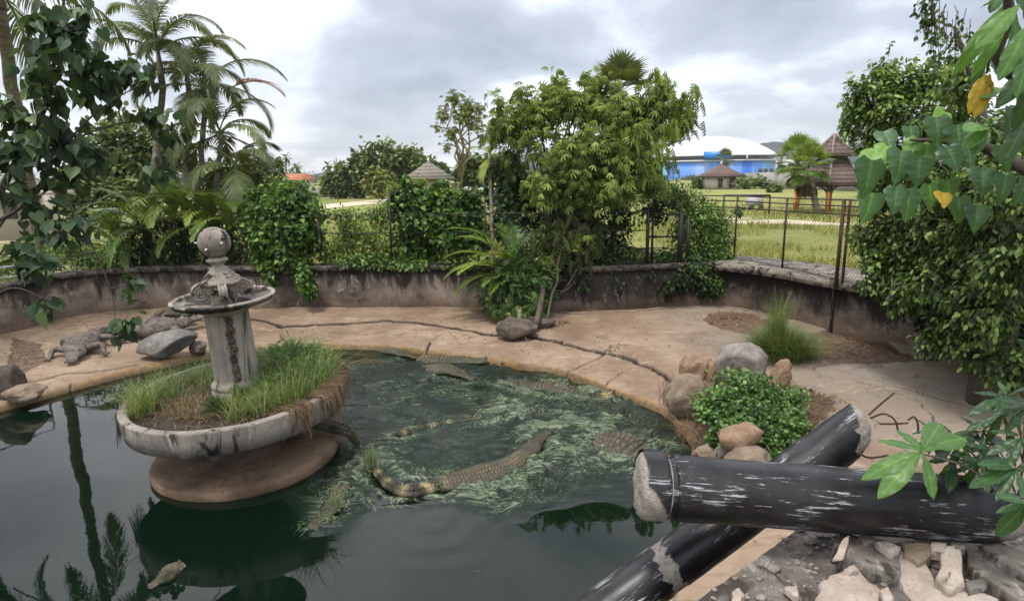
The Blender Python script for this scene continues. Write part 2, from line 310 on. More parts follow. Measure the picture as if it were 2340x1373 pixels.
def watermat():
    m, t, b, o = newmat('pond_water'); g = G(t); co = g.coord(); tu = g.attr('turb'); ca = g.attr('calm')
    w1 = g.n('ShaderNodeTexNoise'); g.l(co, w1.inputs[0]); w1.inputs['Scale'].default_value = 1.1; w1.inputs['Detail'].default_value = 2
    vm = g.n('ShaderNodeVectorMath', operation='MULTIPLY_ADD'); g.l(w1.outputs['Color'], vm.inputs[0]); vm.inputs[1].default_value = (1.5, 1.5, 0); g.l(g.coord((.7, 1.35, 1)), vm.inputs[2])
    sw = g.noise(vm.outputs[0], 2.6, 9, .62, 1.6); fine = g.noise(vm.outputs[0], 17, 8, .75, 1.2)
    st_ = g.n('ShaderNodeVectorMath', operation='MULTIPLY'); g.l(vm.outputs[0], st_.inputs[0]); st_.inputs[1].default_value = (.55, 1.5, 1)
    n1_ = g.noise(st_.outputs[0], 1.9, 6, .62, 2.4); n2_ = g.noise(st_.outputs[0], 5., 7, .68, 1.8); pt = g.noise(vm.outputs[0], 1.5, 3, .5, .5)
    rg1 = g.math('SUBTRACT', 1., g.math('ABSOLUTE', g.math('SUBTRACT', g.math('MULTIPLY', n1_, 2.), 1.))); rg2 = g.math('SUBTRACT', 1., g.math('ABSOLUTE', g.math('SUBTRACT', g.math('MULTIPLY', n2_, 2.), 1.)))
    fo = g.math('ADD', g.math('MULTIPLY', g.step(rg1, .80, 1.0), .75), g.math('MULTIPLY', g.step(rg2, .78, 1.), .6)); fo = g.math('MULTIPLY', fo, g.step(fine, .38, .62, .0, 1.2)); fo = g.math('MULTIPLY', fo, g.step(pt, .42, .58, .12, 1.))
    fa = g.attr('foam'); foam = g.math('MINIMUM', g.math('ADD', g.math('MULTIPLY', g.step(g.math('ADD', fa, g.math('MULTIPLY', g.math('SUBTRACT', fine, .5), 3.4)), .40, 1.25), 1.), g.math('MULTIPLY', g.math('MULTIPLY', fo, g.step(tu, .3, 1.)), .28)), 1.)
    fc = g.mix(g.step(fine, .38, .66), (.02, .045, .018), (.28, .34, .21))
    base = g.mix(g.math('MULTIPLY', ca, 1.), (.0035, .012, .006), (.002, .0072, .0038))
    g.l(g.mix(g.math('MULTIPLY', foam, .78), base, fc), b.inputs['Base Color'])
    g.l(g.math('ADD', g.math('MULTIPLY', foam, .38), .02), b.inputs['Roughness']); b.inputs['IOR'].default_value = 1.36
    h = g.math('ADD', g.math('MULTIPLY', g.math('ADD', g.math('ADD', sw, g.math('MULTIPLY', rg1, .5)), g.math('MULTIPLY', fine, .5)), g.math('MULTIPLY', tu, 1.)), g.math('MULTIPLY', g.noise(co, 5, 3, .5), .010))
    g.bump(h, .55, .09, b); return m
M['water'] = watermat()
def groundmat():
    m, t, b, o = newmat('field_grass'); g = G(t); co = g.coord()
    c = g.mix(g.step(g.noise(co, .09, 8, .62), .36, .64), (.17, .20, .06), (.33, .31, .12))
    c = g.mix(g.step(g.noise(g.coord((1, 2.5, 1)), .35, 9, .7, .4), .45, .68, 0, .75), c, (.13, .18, .035))
    c = g.mix(g.step(g.noise(g.coord((.6, 2, 1)), .11, 9, .7, .6), .60, .66, 0, .8), c, (.50, .43, .33))
    c = g.mix(g.step(g.noise(co, 5, 6, .7), .45, .7, 0, .45), c, (.07, .10, .02)); g.l(c, b.inputs['Base Color']); b.inputs['Roughness'].default_value = 1; b.inputs['Specular IOR Level'].default_value = .1
    g.bump(g.noise(co, 6, 8, .7), .8, .1, b); return m
M['field'] = groundmat()
M['path'] = simple('sandy_path', (.42, .34, .25), (.58, .50, .40), scale=1.5, rough=1, bump=.3, spec=.1)
M['soil'] = simple('wet_soil', (.012, .010, .006), (.045, .035, .02), scale=9, rough=.55, bump=.8, bd=.02)
M['hill'] = simple('hill_forest', (.012, .022, .017), (.03, .042, .03), scale=.02, rough=1, bump=0, spec=.1)
M['white_wall'] = simple('white_wall', (.55, .55, .56), (.68, .68, .69), scale=.3, rough=.8, bump=0)
M['grey_wall'] = simple('grey_wall', (.22, .21, .19), (.34, .33, .30), scale=.8, rough=.9, bump=.1)
M['roof_white'] = simple('roof_white', (.50, .47, .49), (.58, .55, .565), scale=.12, rough=.5, bump=0, sc=(1, 1, .3))
def bluemat():
    m, t, b, o = newmat('blue_panels'); g = G(t); co = g.coord((1, .04, .04))
    v = g.n('ShaderNodeTexVoronoi', feature='F1'); g.l(co, v.inputs[0]); v.inputs['Scale'].default_value = .35; s = g.n('ShaderNodeSeparateColor'); g.l(v.outputs['Color'], s.inputs[0])
    r = g.n('ShaderNodeValToRGB'); r.color_ramp.interpolation = 'CONSTANT'; e = r.color_ramp.elements
    cs = [(0, (.13, .28, .70)), (.22, (.04, .17, .62)), (.36, (.22, .34, .66)), (.55, (.33, .40, .60)), (.72, (.14, .36, .56)), (.84, (.10, .26, .74))]
    while len(e) < len(cs): e.new(.5)
    for q, (p, c) in zip(e, cs): q.position = p; q.color = (*c, 1)
    g.l(s.outputs[0], r.inputs[0]); g.l(r.outputs[0], b.inputs['Base Color']); b.inputs['Roughness'].default_value = .6; return m
M['blue'] = bluemat()
M['blue_sign'] = simple('blue_sign', (.02, .20, .68), (.03, .23, .75), rough=.4, bump=0)
M['glass_dark'] = simple('dark_glazing', (.04, .045, .05), (.10, .11, .13), scale=.4, rough=.3, bump=0)
def tiles(name, c1, c2, sc):
    m, t, b, o = newmat(name); g = G(t); co = g.coord(); w = g.n('ShaderNodeTexWave', wave_type='BANDS', bands_direction='Z'); g.l(co, w.inputs[0]); w.inputs['Scale'].default_value = sc; w.inputs['Distortion'].default_value = 1.
    w.inputs['Detail Scale'].default_value = 4
    c = g.mix(g.step(g.noise(co, 5, 6, .6), .35, .65), c1, c2); c = g.mix(g.step(w.outputs['Fac'], .15, .45, .55, 0), c, tuple(x*.3 for x in c1))
    g.l(c, b.inputs['Base Color']); b.inputs['Roughness'].default_value = .8; g.bump(w.outputs['Fac'], .6, .05, b); return m
M['tile_brown'] = tiles('brown_tiles', (.08, .052, .045), (.15, .098, .082), 1.6)
M['tile_grey'] = tiles('grey_tiles', (.13, .115, .09), (.22, .19, .15), 1.4)
M['tile_red'] = tiles('red_tiles', (.35, .11, .05), (.48, .17, .08), 1.4)
M['ridge'] = simple('ridge_cement', (.17, .13, .12), (.26, .21, .19), scale=6, rough=.9)
M['orange'] = simple('orange_post', (.55, .19, .04), (.72, .28, .06), scale=5, rough=.6, bump=.1)
M['cream'] = simple('cream_wall', (.42, .36, .30), (.55, .49, .42), scale=1, rough=.8, bump=.1)
M['wood_dark'] = simple('dark_wood', (.05, .035, .03), (.10, .07, .055), scale=6, rough=.7)
M['car_white'] = simple('white_car', (.6, .6, .62), (.68, .68, .7), rough=.3, bump=0)
M['bolt'] = simple('white_bolt', (.38, .37, .35), (.55, .54, .52), rough=.4, bump=0)
def crocmat():
    m, t, b, o = newmat('crocodile_hide'); g = G(t); co = g.coord(); f = g.attr()
    c = g.ramp(f, (.0, (.014, .011, .007)), (.42, (.062, .05, .032)), (.72, (.15, .125, .072)), (1., (.34, .28, .13)))
    c = g.mix(g.step(g.noise(co, 5, 8, .7), .45, .6, 0, .6), c, (.035, .045, .02)); c = g.mix(g.step(g.noise(co, 26, 5, .7), .56, .7, 0, .5), c, (.16, .13, .09))
    g.l(c, b.inputs['Base Color']); b.inputs['Roughness'].default_value = .5; b.inputs['Specular IOR Level'].default_value = .3; g.bump(g.math('ADD', g.vor(co, 30), g.math('MULTIPLY', g.noise(co, 60, 4), .4)), .6, .012, b); return m
M['croc'] = crocmat()
M['croc_dry'] = simple('dry_crocodile_hide', (.045, .036, .03), (.12, .098, .08), (.17, .14, .115), scale=14, rough=.75, bump=.9, bd=.012)
M['eye'] = simple('crocodile_eye', (.02, .018, .01), (.07, .055, .02), rough=.15, bump=0)
M['spray'] = leafmat('algae_spray', (.06, .10, .04), (.16, .22, .10), (.36, .42, .26), .3, .3)
# ------------------------------------------------------------------ pit outline (plan curves picked where things stand)
E_px = [(-250, 985), (0, 925), (200, 870), (330, 838), (470, 808), (600, 791), (750, 786), (880, 790), (970, 800), (1100, 816), (1250, 838), (1330, 860), (1400, 888), (1450, 905), (1500, 925), (1545, 955), (1580, 1010), (1580, 1100), (1575, 1200), (1560, 1260), (1530, 1320), (1490, 1400), (1400, 1600)]
W_px = [(-300, 800), (-80, 775), (60, 750), (130, 728), (250, 712), (380, 702), (500, 703), (600, 705), (730, 703), (900, 700), (1020, 700), (1100, 702), (1200, 706), (1300, 710), (1450, 706), (1580, 697), (1660, 700), (1780, 722), (1905, 755), (2060, 790), (2200, 830), (2340, 900), (2600, 1000)]
def crs(P, n):
    P = np.asarray(P, float); m = len(P); t = np.linspace(0, m-1-1e-9, n); i = t.astype(int); f = (t-i)[:, None]
    g = lambda k: P[np.clip(k, 0, m-1)]
    a, b, c, d = g(i-1), g(i), g(i+1), g(i+2)
    return .5*(2*b+(c-a)*f+(2*a-5*b+4*c-d)*f*f+(3*b-a-3*c+d)*f**3)
NT, NS = 1500, 230
Ec = crs([at(x, y, .10)[:2] for x, y in E_px], NT); Wc = crs([at(x, y, .30)[:2] for x, y in W_px], NT)
def pl(px, z=.18): return np.array([at(x, y, z)[:2] for x, y in px])
def dpoly(P, L):
    best = np.full(len(P), 1e9); side = np.zeros(len(P))
    for a, b in zip(L[:-1], L[1:]):
        d = b-a; q = P-a; t = np.clip(q @ d/(d @ d), 0, 1); v = q-t[:, None]*d; r = np.hypot(v[:, 0], v[:, 1]); s = d[0]*q[:, 1]-d[1]*q[:, 0]
        k = r < best; best[k] = r[k]; side[k] = np.sign(s[k])
    return best, side
def inpoly(P, L):
    c = np.zeros(len(P), bool); j = len(L)-1
    for i in range(len(L)):
        a, b = L[i], L[j]; k = ((a[1] > P[:, 1]) != (b[1] > P[:, 1])); xx = (b[0]-a[0])*(P[:, 1]-a[1])/(b[1]-a[1]+1e-12)+a[0]; c ^= k & (P[:, 0] < xx); j = i
    return c
def bank_h(P2, s=None):
    P3 = np.column_stack([P2, np.zeros(len(P2))])
    return (fbm(P3, .7, 4, 3)-.5)*.10 + (fbm(P3, 5, 3, 9)-.5)*.018
S = np.linspace(0, 1, NS)**.9
P = (Ec[:, None]*(1-S)[None, :, None]+Wc[:, None]*S[None, :, None]).reshape(-1, 2); Sg = np.tile(S, NT)
wob = np.column_stack([fbm(np.column_stack([P, P[:, 0]*0]), 4, 4, 20)-.5, fbm(np.column_stack([P, P[:, 0]*0]), 4, 4, 30)-.5])*.16
Pw = P+wob
Z = .10+.20*Sg + bank_h(P)*np.minimum(1, Sg*8)
crack = np.zeros(len(P)); dirt = np.zeros(len(P))
c1 = pl([(560, 735), (600, 738), (640, 748), (700, 746), (880, 740), (960, 744), (1060, 757), (1130, 768), (1200, 770), (1260, 782), (1350, 802), (1420, 814), (1490, 838), (1535, 864)])
for L, w, step in ((c1, .028, .07), (pl([(1270, 842), (1320, 832), (1380, 811), (1395, 798)]), .014, 0), (pl([(968, 800), (985, 776), (1010, 762)]), .016, 0), (pl([(1378, 876), (1395, 858), (1428, 842)]), .010, 0),
                   (pl([(70, 868), (150, 850), (230, 838), (310, 826)]), .02, .03), (pl([(-100, 830), (0, 808), (60, 806), (110, 800)]), .02, 0), (pl([(158, 890), (160, 872), (166, 862)]), .012, 0),
                   (pl([(130, 720), (240, 770), (330, 800)]), .006, 0), (pl([(1905, 752), (1935, 760), (1975, 774), (2010, 790), (2045, 815), (2100, 838), (2150, 842)]), .03, .06), (pl([(1690, 790), (1800, 800), (1900, 850), (2060, 900), (2250, 960)]), .008, 0),
                   (pl([(1620, 1225), (1590, 1232), (1560, 1240)]), .012, 0), (pl([(1130, 700), (1300, 716), (1450, 712), (1580, 702), (1660, 704), (1800, 728)], .28), .035, 0), (pl([(1960, 880), (2100, 930), (2160, 1000)]), .009, 0)):
    d, sd = dpoly(Pw, L); ww = w*(.55+.9*vn(np.column_stack([P, P[:, 0]*0]), 3., 5)); k = sstep(1.25, .55, d/ww)
    crack = np.maximum(crack, k); Z = Z-.045*k
    if step: Z = Z+step*.5*(sd > 0)*sstep(.9, .0, d)*(d > ww*.5)
for L in (pl([(1603, 742), (1620, 726), (1665, 722), (1720, 728), (1760, 745), (1740, 778), (1650, 762)]), pl([(1845, 775), (1900, 763), (1960, 772), (2010, 792), (2045, 817), (2120, 842), (2000, 844), (1900, 842), (1862, 812)]),
          pl([(1815, 880), (1880, 905), (1905, 940), (1860, 975), (1815, 1000)]), pl([(30, 780), (95, 790), (105, 825), (60, 850), (20, 840)]), pl([(1545, 905), (1590, 890), (1830, 900), (1870, 1010), (1800, 1080), (1560, 1060)])):
    k = inpoly(Pw, L).astype(float); dirt = np.maximum(dirt, k); Z = Z-.035*k
de = Sg*np.linalg.norm(np.repeat(Ec, NS, 0)-np.repeat(Wc, NS, 0), axis=1)
moss = sstep(.16, .03, de+(vn(np.column_stack([P, P[:, 0]*0]), 2.5, 8)-.5)*.16)*.45
grey = sstep(2.2, 4.6, P[:, 0]+(vn(np.column_stack([P, P[:, 0]*0]), .9, 2)-.5)*1.5)
Z = Z-.06*sstep(.05, 0, de)
mb = MB(); V = np.column_stack([P, Z]).reshape(NT, NS, 3)
sk = V[:, :1].copy(); sk[:, :, 2] = -.7; sk2 = V[:, :1].copy(); sk2[:, :, 2] = -.01
V = np.concatenate([sk, sk2, V], 1); n = NS+2
i = np.arange(NT-1)[:, None]*n; j = np.arange(n-1)[None]; Q = np.stack([i+j, i+n+j, i+n+j+1, i+j+1], -1).reshape(-1, 4)
mb.add(V.reshape(-1, 3), Q); bank = mb.build('bank', M['bank'], smooth=True); tag(bank, kind='structure')
def pa(o, nm, A, n0=2):
    full = np.zeros((NT, n)); A = A.reshape(NT, NS); full[:, n0:] = A; full[:, :n0] = A[:, :1]
    a = o.data.attributes.new(nm, 'FLOAT', 'POINT'); a.data.foreach_set('value', full.ravel().astype(np.float32))
pa(bank, 'crack', crack); pa(bank, 'dirt', dirt); pa(bank, 'moss', moss); pa(bank, 'grey', grey)
WT = 1.2
e0_, w0_ = Ec[-1], Wc[-1]; mb = MB(); V = [(*e0_, .135), (*w0_, .30), (9.2, 1.0, .30), (5.1, -2.7, .30), (.5, -3.0, .2), (-.2, -.5, .12)]; V += [(x, y, -.7) for x, y, z in V]; mb.add(V, [np.array([list(range(6))[::-1]]), np.array([[i, (i+1) % 6, (i+1) % 6+6, i+6] for i in range(6)])]); nb_ = mb.build('near_bank', M['bank']); tag(nb_, kind='structure')
# closed outline of the pit wall (runs on behind the camera)
near = [(9.0, 1.2), (5, -2.5), (-3, -3.0), (-9.5, -1.5), (-12.5, 3.5)]
loop = np.concatenate([Wc[::25], [Wc[-1]], np.array(near)])
# ------------------------------------------------------------------ field: one sheet from the pit wall to the horizon
cc = np.array([0, 6.]); ang = loop-cc; rr = np.linalg.norm(ang, axis=1); u = ang/rr[:, None]
rads = [0, .5, 1.5, 4, 8, 16, 30, 60, 120, 300, 900, 2500]; mb = MB(); VV = []
for r in rads:
    p = cc+u*(rr+r)[:, None]; z = np.full(len(p), WT-.12)
    VV.append(np.column_stack([p, z]))
m_ = len(loop); V = np.stack(VV); i = np.arange(len(rads)-1)[:, None]*m_; j = np.arange(m_)[None]; k = (j+1) % m_
Q = np.stack([i+j, i+m_+j, i+m_+k, i+k], -1).reshape(-1, 4); mb.add(V.reshape(-1, 3), Q); tag(mb.build('field', M['field']), kind='structure')
# ------------------------------------------------------------------ pit wall with coping
root = empty('pit_wall', (0, 12.3, .2), 'curved mouldy concrete wall ringing the crocodile pond', 'wall')
def strip_wall(mb, L, z0, z1, t0, t1, closed=False, wav=0.):
    L = np.asarray(L); g = nrm(np.gradient(L, axis=0)); nn = np.column_stack([-g[:, 1], g[:, 0]]); m = len(L)
    a = L+nn*t0; b = L+nn*t1
    if np.ndim(z1) == 0: z1 = np.full(m, z1)
    V = np.concatenate([np.column_stack([a, np.full(m, z0)]), np.column_stack([a, z1]), np.column_stack([b, z1]), np.column_stack([b, np.full(m, z0)])])
    i = np.arange(m-1); Q = [np.stack([i+k*m, i+k*m+1, i+((k+1) % 4)*m+1, i+((k+1) % 4)*m], -1) for k in range(4)]; mb.add(V, Q+[np.array([[0, m, 2*m, 3*m], [m-1, 4*m-1, 3*m-1, 2*m-1]])])
Wf = Wc[::6]
# which side is outward
g0 = nrm(np.gradient(Wf, axis=0)); side = np.column_stack([-g0[:, 1], g0[:, 0]]); sgn = 1 if ((Wf+side-cc)**2).sum() > ((Wf-cc)**2).sum() else -1
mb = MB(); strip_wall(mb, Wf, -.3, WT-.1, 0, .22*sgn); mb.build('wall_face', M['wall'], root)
iR = int(NT*15.7/22)//6
mb = MB(); strip_wall(mb, Wf[:iR+1], WT-.1, WT+.003, -.035*sgn, .27*sgn); mb.build('coping', M['coping_dark'], root)
mb = MB(); strip_wall(mb, Wf[iR:], WT-.13, WT+.02, -.22*sgn, 1.15*sgn); cop = mb.build('walkway_ledge', M['coping'], root); cop['label'] = 'wide crumbling concrete walkway slab on top of the wall at right'
mb = MB(); p0 = at(1905, 757, .25); mb.box((p0[0]+.02, p0[1]+.02, .55), (.13, .13, .56)); mb.box((p0[0]+.02, p0[1]+.02, 1.07), (.16, .16, .04)); mb.build('buttress', M['fountain_dark'], root)
# near ledge wall under the rubble + hidden rest of the ring
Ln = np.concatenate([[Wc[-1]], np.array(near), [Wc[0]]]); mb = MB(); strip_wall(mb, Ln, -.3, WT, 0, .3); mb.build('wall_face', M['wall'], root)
# ------------------------------------------------------------------ pond
def ell(P, px, py, wx, wy, z=0.):
    c = at(px, py, z); ex = at(px+wx, py, z)-c; ey = at(px, py-wy, z)-c; A = np.array([[ex[0], ey[0]], [ex[1], ey[1]]]); q = (P-c[:2]) @ np.linalg.inv(A).T
    return np.hypot(q[:, 0], q[:, 1])
gx = np.arange(-9, 3.2, .022); gy = np.arange(1., 11.6, .022); X, Y = np.meshgrid(gx, gy, indexing='ij'); P = np.column_stack([X.ravel(), Y.ravel()]); P3 = np.column_stack([P, P[:, 0]*0])
T = np.zeros(len(P))
for e_ in ((1280, 925, 250, 70, 1.), (1180, 1080, 190, 75, 1.), (1430, 1020, 160, 85, .95), (1000, 960, 230, 90, .62), (920, 860, 200, 55, .6), (1180, 850, 240, 36, .5), (760, 1120, 100, 80, .75), (840, 1040, 80, 50, .7), (1290, 1060, 80, 55, .8), (1130, 985, 290, 75, .6)):
    T = np.maximum(T, e_[4]*sstep(1.15, .55, ell(P, *e_[:4])+(fbm(P3, 1.6, 3, 40)-.5)*.9))
WAKES = (([(1252, 985), (1195, 1040), (1120, 1082), (1000, 1110), (905, 1118), (855, 1072)], .17, 1.), ([(1215, 930), (1120, 955), (1010, 975), (915, 993)], .10, .6), ([(1160, 868), (1265, 896), (1400, 905)], .16, 1.), ([(1330, 985), (1410, 1022), (1520, 1050)], .22, .9), ([(1162, 828), (1040, 826)], .14, .4), ([(720, 1195), (800, 1100)], .08, .5), ([(1085, 868), (1000, 846)], .12, .6))
wp = P3+np.column_stack([fbm(P3, .8, 2, 50)-.5, fbm(P3, .8, 2, 60)-.5, P[:, 0]*0])*2.2+np.column_stack([fbm(P3, 2.4, 2, 51)-.5, fbm(P3, 2.4, 2, 61)-.5, P[:, 0]*0])*.5
r1 = 1-np.abs(2*fbm(wp*[.7, 1.5, 1], 1.9, 3, 70)-1)*2.4; r2 = 1-np.abs(2*fbm(wp*[.8, 1.3, 1], 4.6, 3, 80)-1)*2.2; Z = T*(r1*.075+r2*.026)-.058*T
wk = np.zeros(len(P))
for L, w_, st_ in WAKES:
    d, sd = dpoly(P, pl(L, 0.)); dd = d+(fbm(P3, 3.2, 3, 44)-.5)*.16; b_ = np.exp(-((dd-w_)/.05)**2)+.6*np.exp(-((dd-w_*1.9)/.06)**2); Z += st_*.022*b_; wk = np.maximum(wk, st_*(b_*.8+.32*np.exp(-((dd-w_*1.2)/.15)**2)))
for px, py, wl, am, R0 in ((950, 872, .17, .020, .42), (1110, 1090, .17, .003, .5), (1000, 1190, .30, .002, .8)):
    c = at(px, py, 0)[:2]; d = np.linalg.norm((P-c)+(fbm(P3, 1.5, 2, 33)[:, None]-.5)*.25, axis=1); Z += am*np.sin(d*2*np.pi/wl)*np.exp(-(d/R0)**2)
Z += .0025*(fbm(P3, 1.4, 3, 90)-.5)*2
crest = np.clip(sstep(.35, .95, r1)*.8+sstep(.5, 1., r2)*.45, 0, 1)*T*sstep(.38, .6, fbm(P3, 1.3, 3, 95)); fo_ = np.clip(crest+wk*.9*sstep(.3, .6, fbm(P3, 2.5, 3, 97)), 0, 1)
calm = sstep(.2, 0, T); mb = MB(); a_, b_ = len(gx), len(gy); i = np.arange(a_-1)[:, None]*b_; j = np.arange(b_-1)[None]
mb.add(np.column_stack([P, Z]), np.stack([i+j, i+b_+j, i+b_+j+1, i+j+1], -1).reshape(-1, 4)); wat = mb.build('pond_water', M['water'], smooth=True); tag(wat, kind='structure')
for nm, A in (('turb', T), ('calm', calm), ('foam', fo_)):
    q = wat.data.attributes.new(nm, 'FLOAT', 'POINT'); q.data.foreach_set('value', A.astype(np.float32))
mb = MB(); mb.add([(-16, -4, -.75), (12, -4, -.75), (12, 14, -.75), (-16, 14, -.75)], [np.array([[0, 1, 2, 3]])]); tag(mb.build('pond_bed', M['soil']), kind='structure')
def rocklike(mb, c, r, seed, a=.25, f=1.6, rot=None, sub=3, flat=0., cuts=5):
    import bmesh
    bm = bmesh.new(); bmesh.ops.create_icosphere(bm, subdivisions=sub, radius=1); V = np.array([v.co[:] for v in bm.verts]); Fc = np.array([[v.index for v in f_.verts] for f_ in bm.faces]); bm.free()
    rg = np.random.default_rng(seed)
    for _ in range(cuts):
        d = nrm(rg.normal(size=3)); h = rg.uniform(.55, .85); k = V @ d; V = V-np.maximum(0, k-h)[:, None]*d
    V = V*(1+a*(fbm(V*1.0+seed*3.7, f, 4, seed)-.5)[:, None]*2); V = V*np.asarray(r)
    if rot is not None: V = V @ np.array(Matrix.Rotation(R_(rot[2]), 3, 'Z') @ Matrix.Rotation(R_(rot[1]), 3, 'Y') @ Matrix.Rotation(R_(rot[0]), 3, 'X')).T
    mb.add(V+np.asarray(c), Fc)
# ------------------------------------------------------------------ fountain
FC = np.array([-2.956, 6.111, .2]); FN = nrm([-.031, -.041, 1.]); FU = nrm(np.cross([0, 1, 0], FN)); FV = np.cross(FN, FU)
def FT(V): V = np.asarray(V, float); return FC+V[..., :1]*FU+V[..., 1:2]*FV+(V[..., 2:3]-.2)*FN
def rough_(V, a, f, s=0):
    q = np.asarray(V); n = np.column_stack([fbm(q, f, 3, s)-.5, fbm(q, f, 3, s+7)-.5, fbm(q, f, 3, s+13)-.5]); return q+n*a*2
fr = empty('garden_fountain', FT(np.array([0, 0, 0.])), 'tilted weathered cement fountain with fluted column, scrolled capital and ball rising from the green pond', 'fountain')
def fpart(name, prof, mat, n=96, mod=None, rg=.004, f=6, sm=False):
    V, Q = lathe(prof, n, mod); V = rough_(V, rg, f); mb = MB(); mb.add(FT(V), Q); return mb.build(name, mat, fr, smooth=sm)
fpart('base_disc', [(0, .125), (.5, .128), (.85, .130), (.945, .126), (.962, .112), (.965, .02), (.95, -.02), (.7, -.10), (.6, -.5)], M['disc'])
fpart('stem', [(.42, .10), (.36, .2), (.34, .45), (.5, .60)], M['rock_dark'])
tub = fpart('planter_tub', [(.3, .56), (.8, .57), (1.03, .575), (1.098, .578), (1.106, .69), (1.118, .815), (1.112, .828), (1.04, .828), (1.032, .82), (1.02, .70), (.9, .69)], M['tub'], 128, None, .007, 4)
V, Q = lathe([(0, .80), (.3, .785), (.6, .765), (.85, .745), (1.03, .74)], 80); V[:, 2] += (fbm(V, 5, 4)-.5)*.05; mb = MB(); mb.add(FT(V), Q); mb.build('soil', M['soil'], fr)
def flute(a, z):
    k = .86+.14*np.abs(np.cos(a*5.5+.5))**.6
    brk = np.exp(-((np.mod(a+math.pi*.345+math.pi, 2*math.pi)-math.pi)/.20)**2)*.30
    return np.where((z > .93) & (z < 1.66), k-brk, 1.)
fpart('column_shaft', [(.265, .76), (.27, .80), (.262, .84), (.245, .86), (.262, .875), (.262, .90), (.238, .925)]+[(.226-.012*(z-.93), z) for z in np.linspace(.94, 1.655, 22)]+[(.212, 1.665), (.232, 1.68), (.262, 1.705), (.268, 1.73), (.262, 1.75), (.2, 1.755)], M['fountain'], 132, flute, .004, 9)
mb = MB(); rg = np.random.default_rng(8)
for z in np.arange(.90, 1.64, .022):
    a = R_(-62)+rg.normal(0, .10); s_ = rg.uniform(.022, .045); rocklike(mb, FT(np.array([.172*math.cos(a), .172*math.sin(a), z])), (s_, s_, s_*.9), int(z*1000), .5, sub=2)
mb.build('broken_core', M['rock_dark'], fr)
fpart('bird_basin', [(.16, 1.70), (.27, 1.725), (.38, 1.745), (.47, 1.775), (.50, 1.80), (.506, 1.822), (.498, 1.834), (.468, 1.832), (.452, 1.812), (.30, 1.78), (0, 1.772)], M['fountain_dark'], 96, None, .005, 5)
rim = fpart('rim_band', [(.507, 1.818), (.509, 1.832), (.498, 1.838), (.470, 1.836), (.462, 1.826)], M['fountain'], 96, None, .002, 8)
# capital: neck, egg band, abacus, stepped pyramid, ball
cap_ = fpart('capital_neck', [(.14, 1.77), (.135, 1.86), (.15, 1.88), (.165, 1.90), (.155, 1.92), (.175, 1.945), (.16, 1.97), (.19, 1.98)], M['capital'], 64, lambda a, z: 1+.05*np.cos(14*a)*(z > 1.87), .003, 12)
mb = MB()
def sq(r, z): # concave abacus outline
    a = np.linspace(0, 2*np.pi, 48, endpoint=False)+.35; rr = r/np.maximum(np.abs(np.cos(a-.35)), np.abs(np.sin(a-.35)))**.8; rr = rr*(1-.06*np.cos(4*(a-.35))**2); return np.column_stack([rr*np.cos(a), rr*np.sin(a), np.full(48, z)])
lay = [sq(.15, 1.975), sq(.195, 1.98), sq(.20, 2.005), sq(.185, 2.01), sq(.18, 2.03), sq(.145, 2.05), sq(.14, 2.065), sq(.11, 2.10), sq(.09, 2.12), sq(.085, 2.135)]
V = np.concatenate(lay); i = np.arange(len(lay)-1)[:, None]*48; j = np.arange(48)[None]; k = (j+1) % 48
mb.add(FT(rough_(V, .004, 10)), [np.stack([i+j, i+k, i+48+k, i+48+j], -1).reshape(-1, 4), np.array([[(len(lay)-1)*48+q for q in range(48)]])]); mb.build('abacus', M['capital'], fr)
fpart('ball_stem', [(.085, 2.12), (.09, 2.135), (.065, 2.15), (.055, 2.17), (.075, 2.185), (.083, 2.20), (.103, 2.212), (.105, 2.228), (.08, 2.238), (.06, 2.25)], M['fountain'], 48, None, .002, 10, True)
a = np.linspace(-math.pi/2, math.pi/2, 34); fpart('ball', [(max(.001, .156*math.cos(q)), 2.40+.156*math.sin(q)) for q in a], M['capital'], 48, None, .0025, 14, True)
for az, el in ((-95, -18), (-40, 0), (-165, 2), (60, 10)):
    d = np.array([math.cos(R_(az))*math.cos(R_(el)), math.sin(R_(az))*math.cos(R_(el)), math.sin(R_(el))]); c = np.array([0, 0, 2.40]); mb = MB()
    mb.tube(FT(np.array([c+d*.145, c+d*.166, c+d*.182, c+d*.184])), [.013, .012, .008, .002], 10); mb.build('bolt', M['bolt'], fr, True)
for az in (-150, -62, 28, 118):     # four scrolls at the corners of the capital
    mb = MB(); ra = R_(az); o_ = np.array([math.cos(ra), math.sin(ra), 0]); tn = np.array([-math.sin(ra), math.cos(ra), 0]); c = np.array([0, 0, 1.905])+o_*.20
    up = np.array([0, 0, 1.]); 
    ax = nrm(tn); pts = [c-ax*.030, c-ax*.028, c+ax*.028, c+ax*.030]; mb.tube(FT(np.array(pts)), [.070, .080, .080, .070], 28)
    for sd in (-1, 1):
        th = np.linspace(0, 2*math.pi*2.6, 70); r = .088*(1-th/th[-1]*.88); sp = c+ax*sd*.030+np.cos(th+1.6)[:, None]*r[:, None]*(-o_)*1.+np.sin(th+1.6)[:, None]*r[:, None]*up
        mb.tube(FT(sp), np.linspace(.0125, .006, 70), 6); mb.tube(FT(np.array([c+ax*sd*.02, c+ax*sd*.042])), [.016, .010], 10)
    mb.tube(FT(np.array([c+up*.075, c+up*.085-o_*.05, np.array([0, 0, 1.965])+o_*.08, np.array([0, 0, 1.955])])), [.03, .03, .032, .03], 8)
    mb.build('scroll', M['capital'], fr)
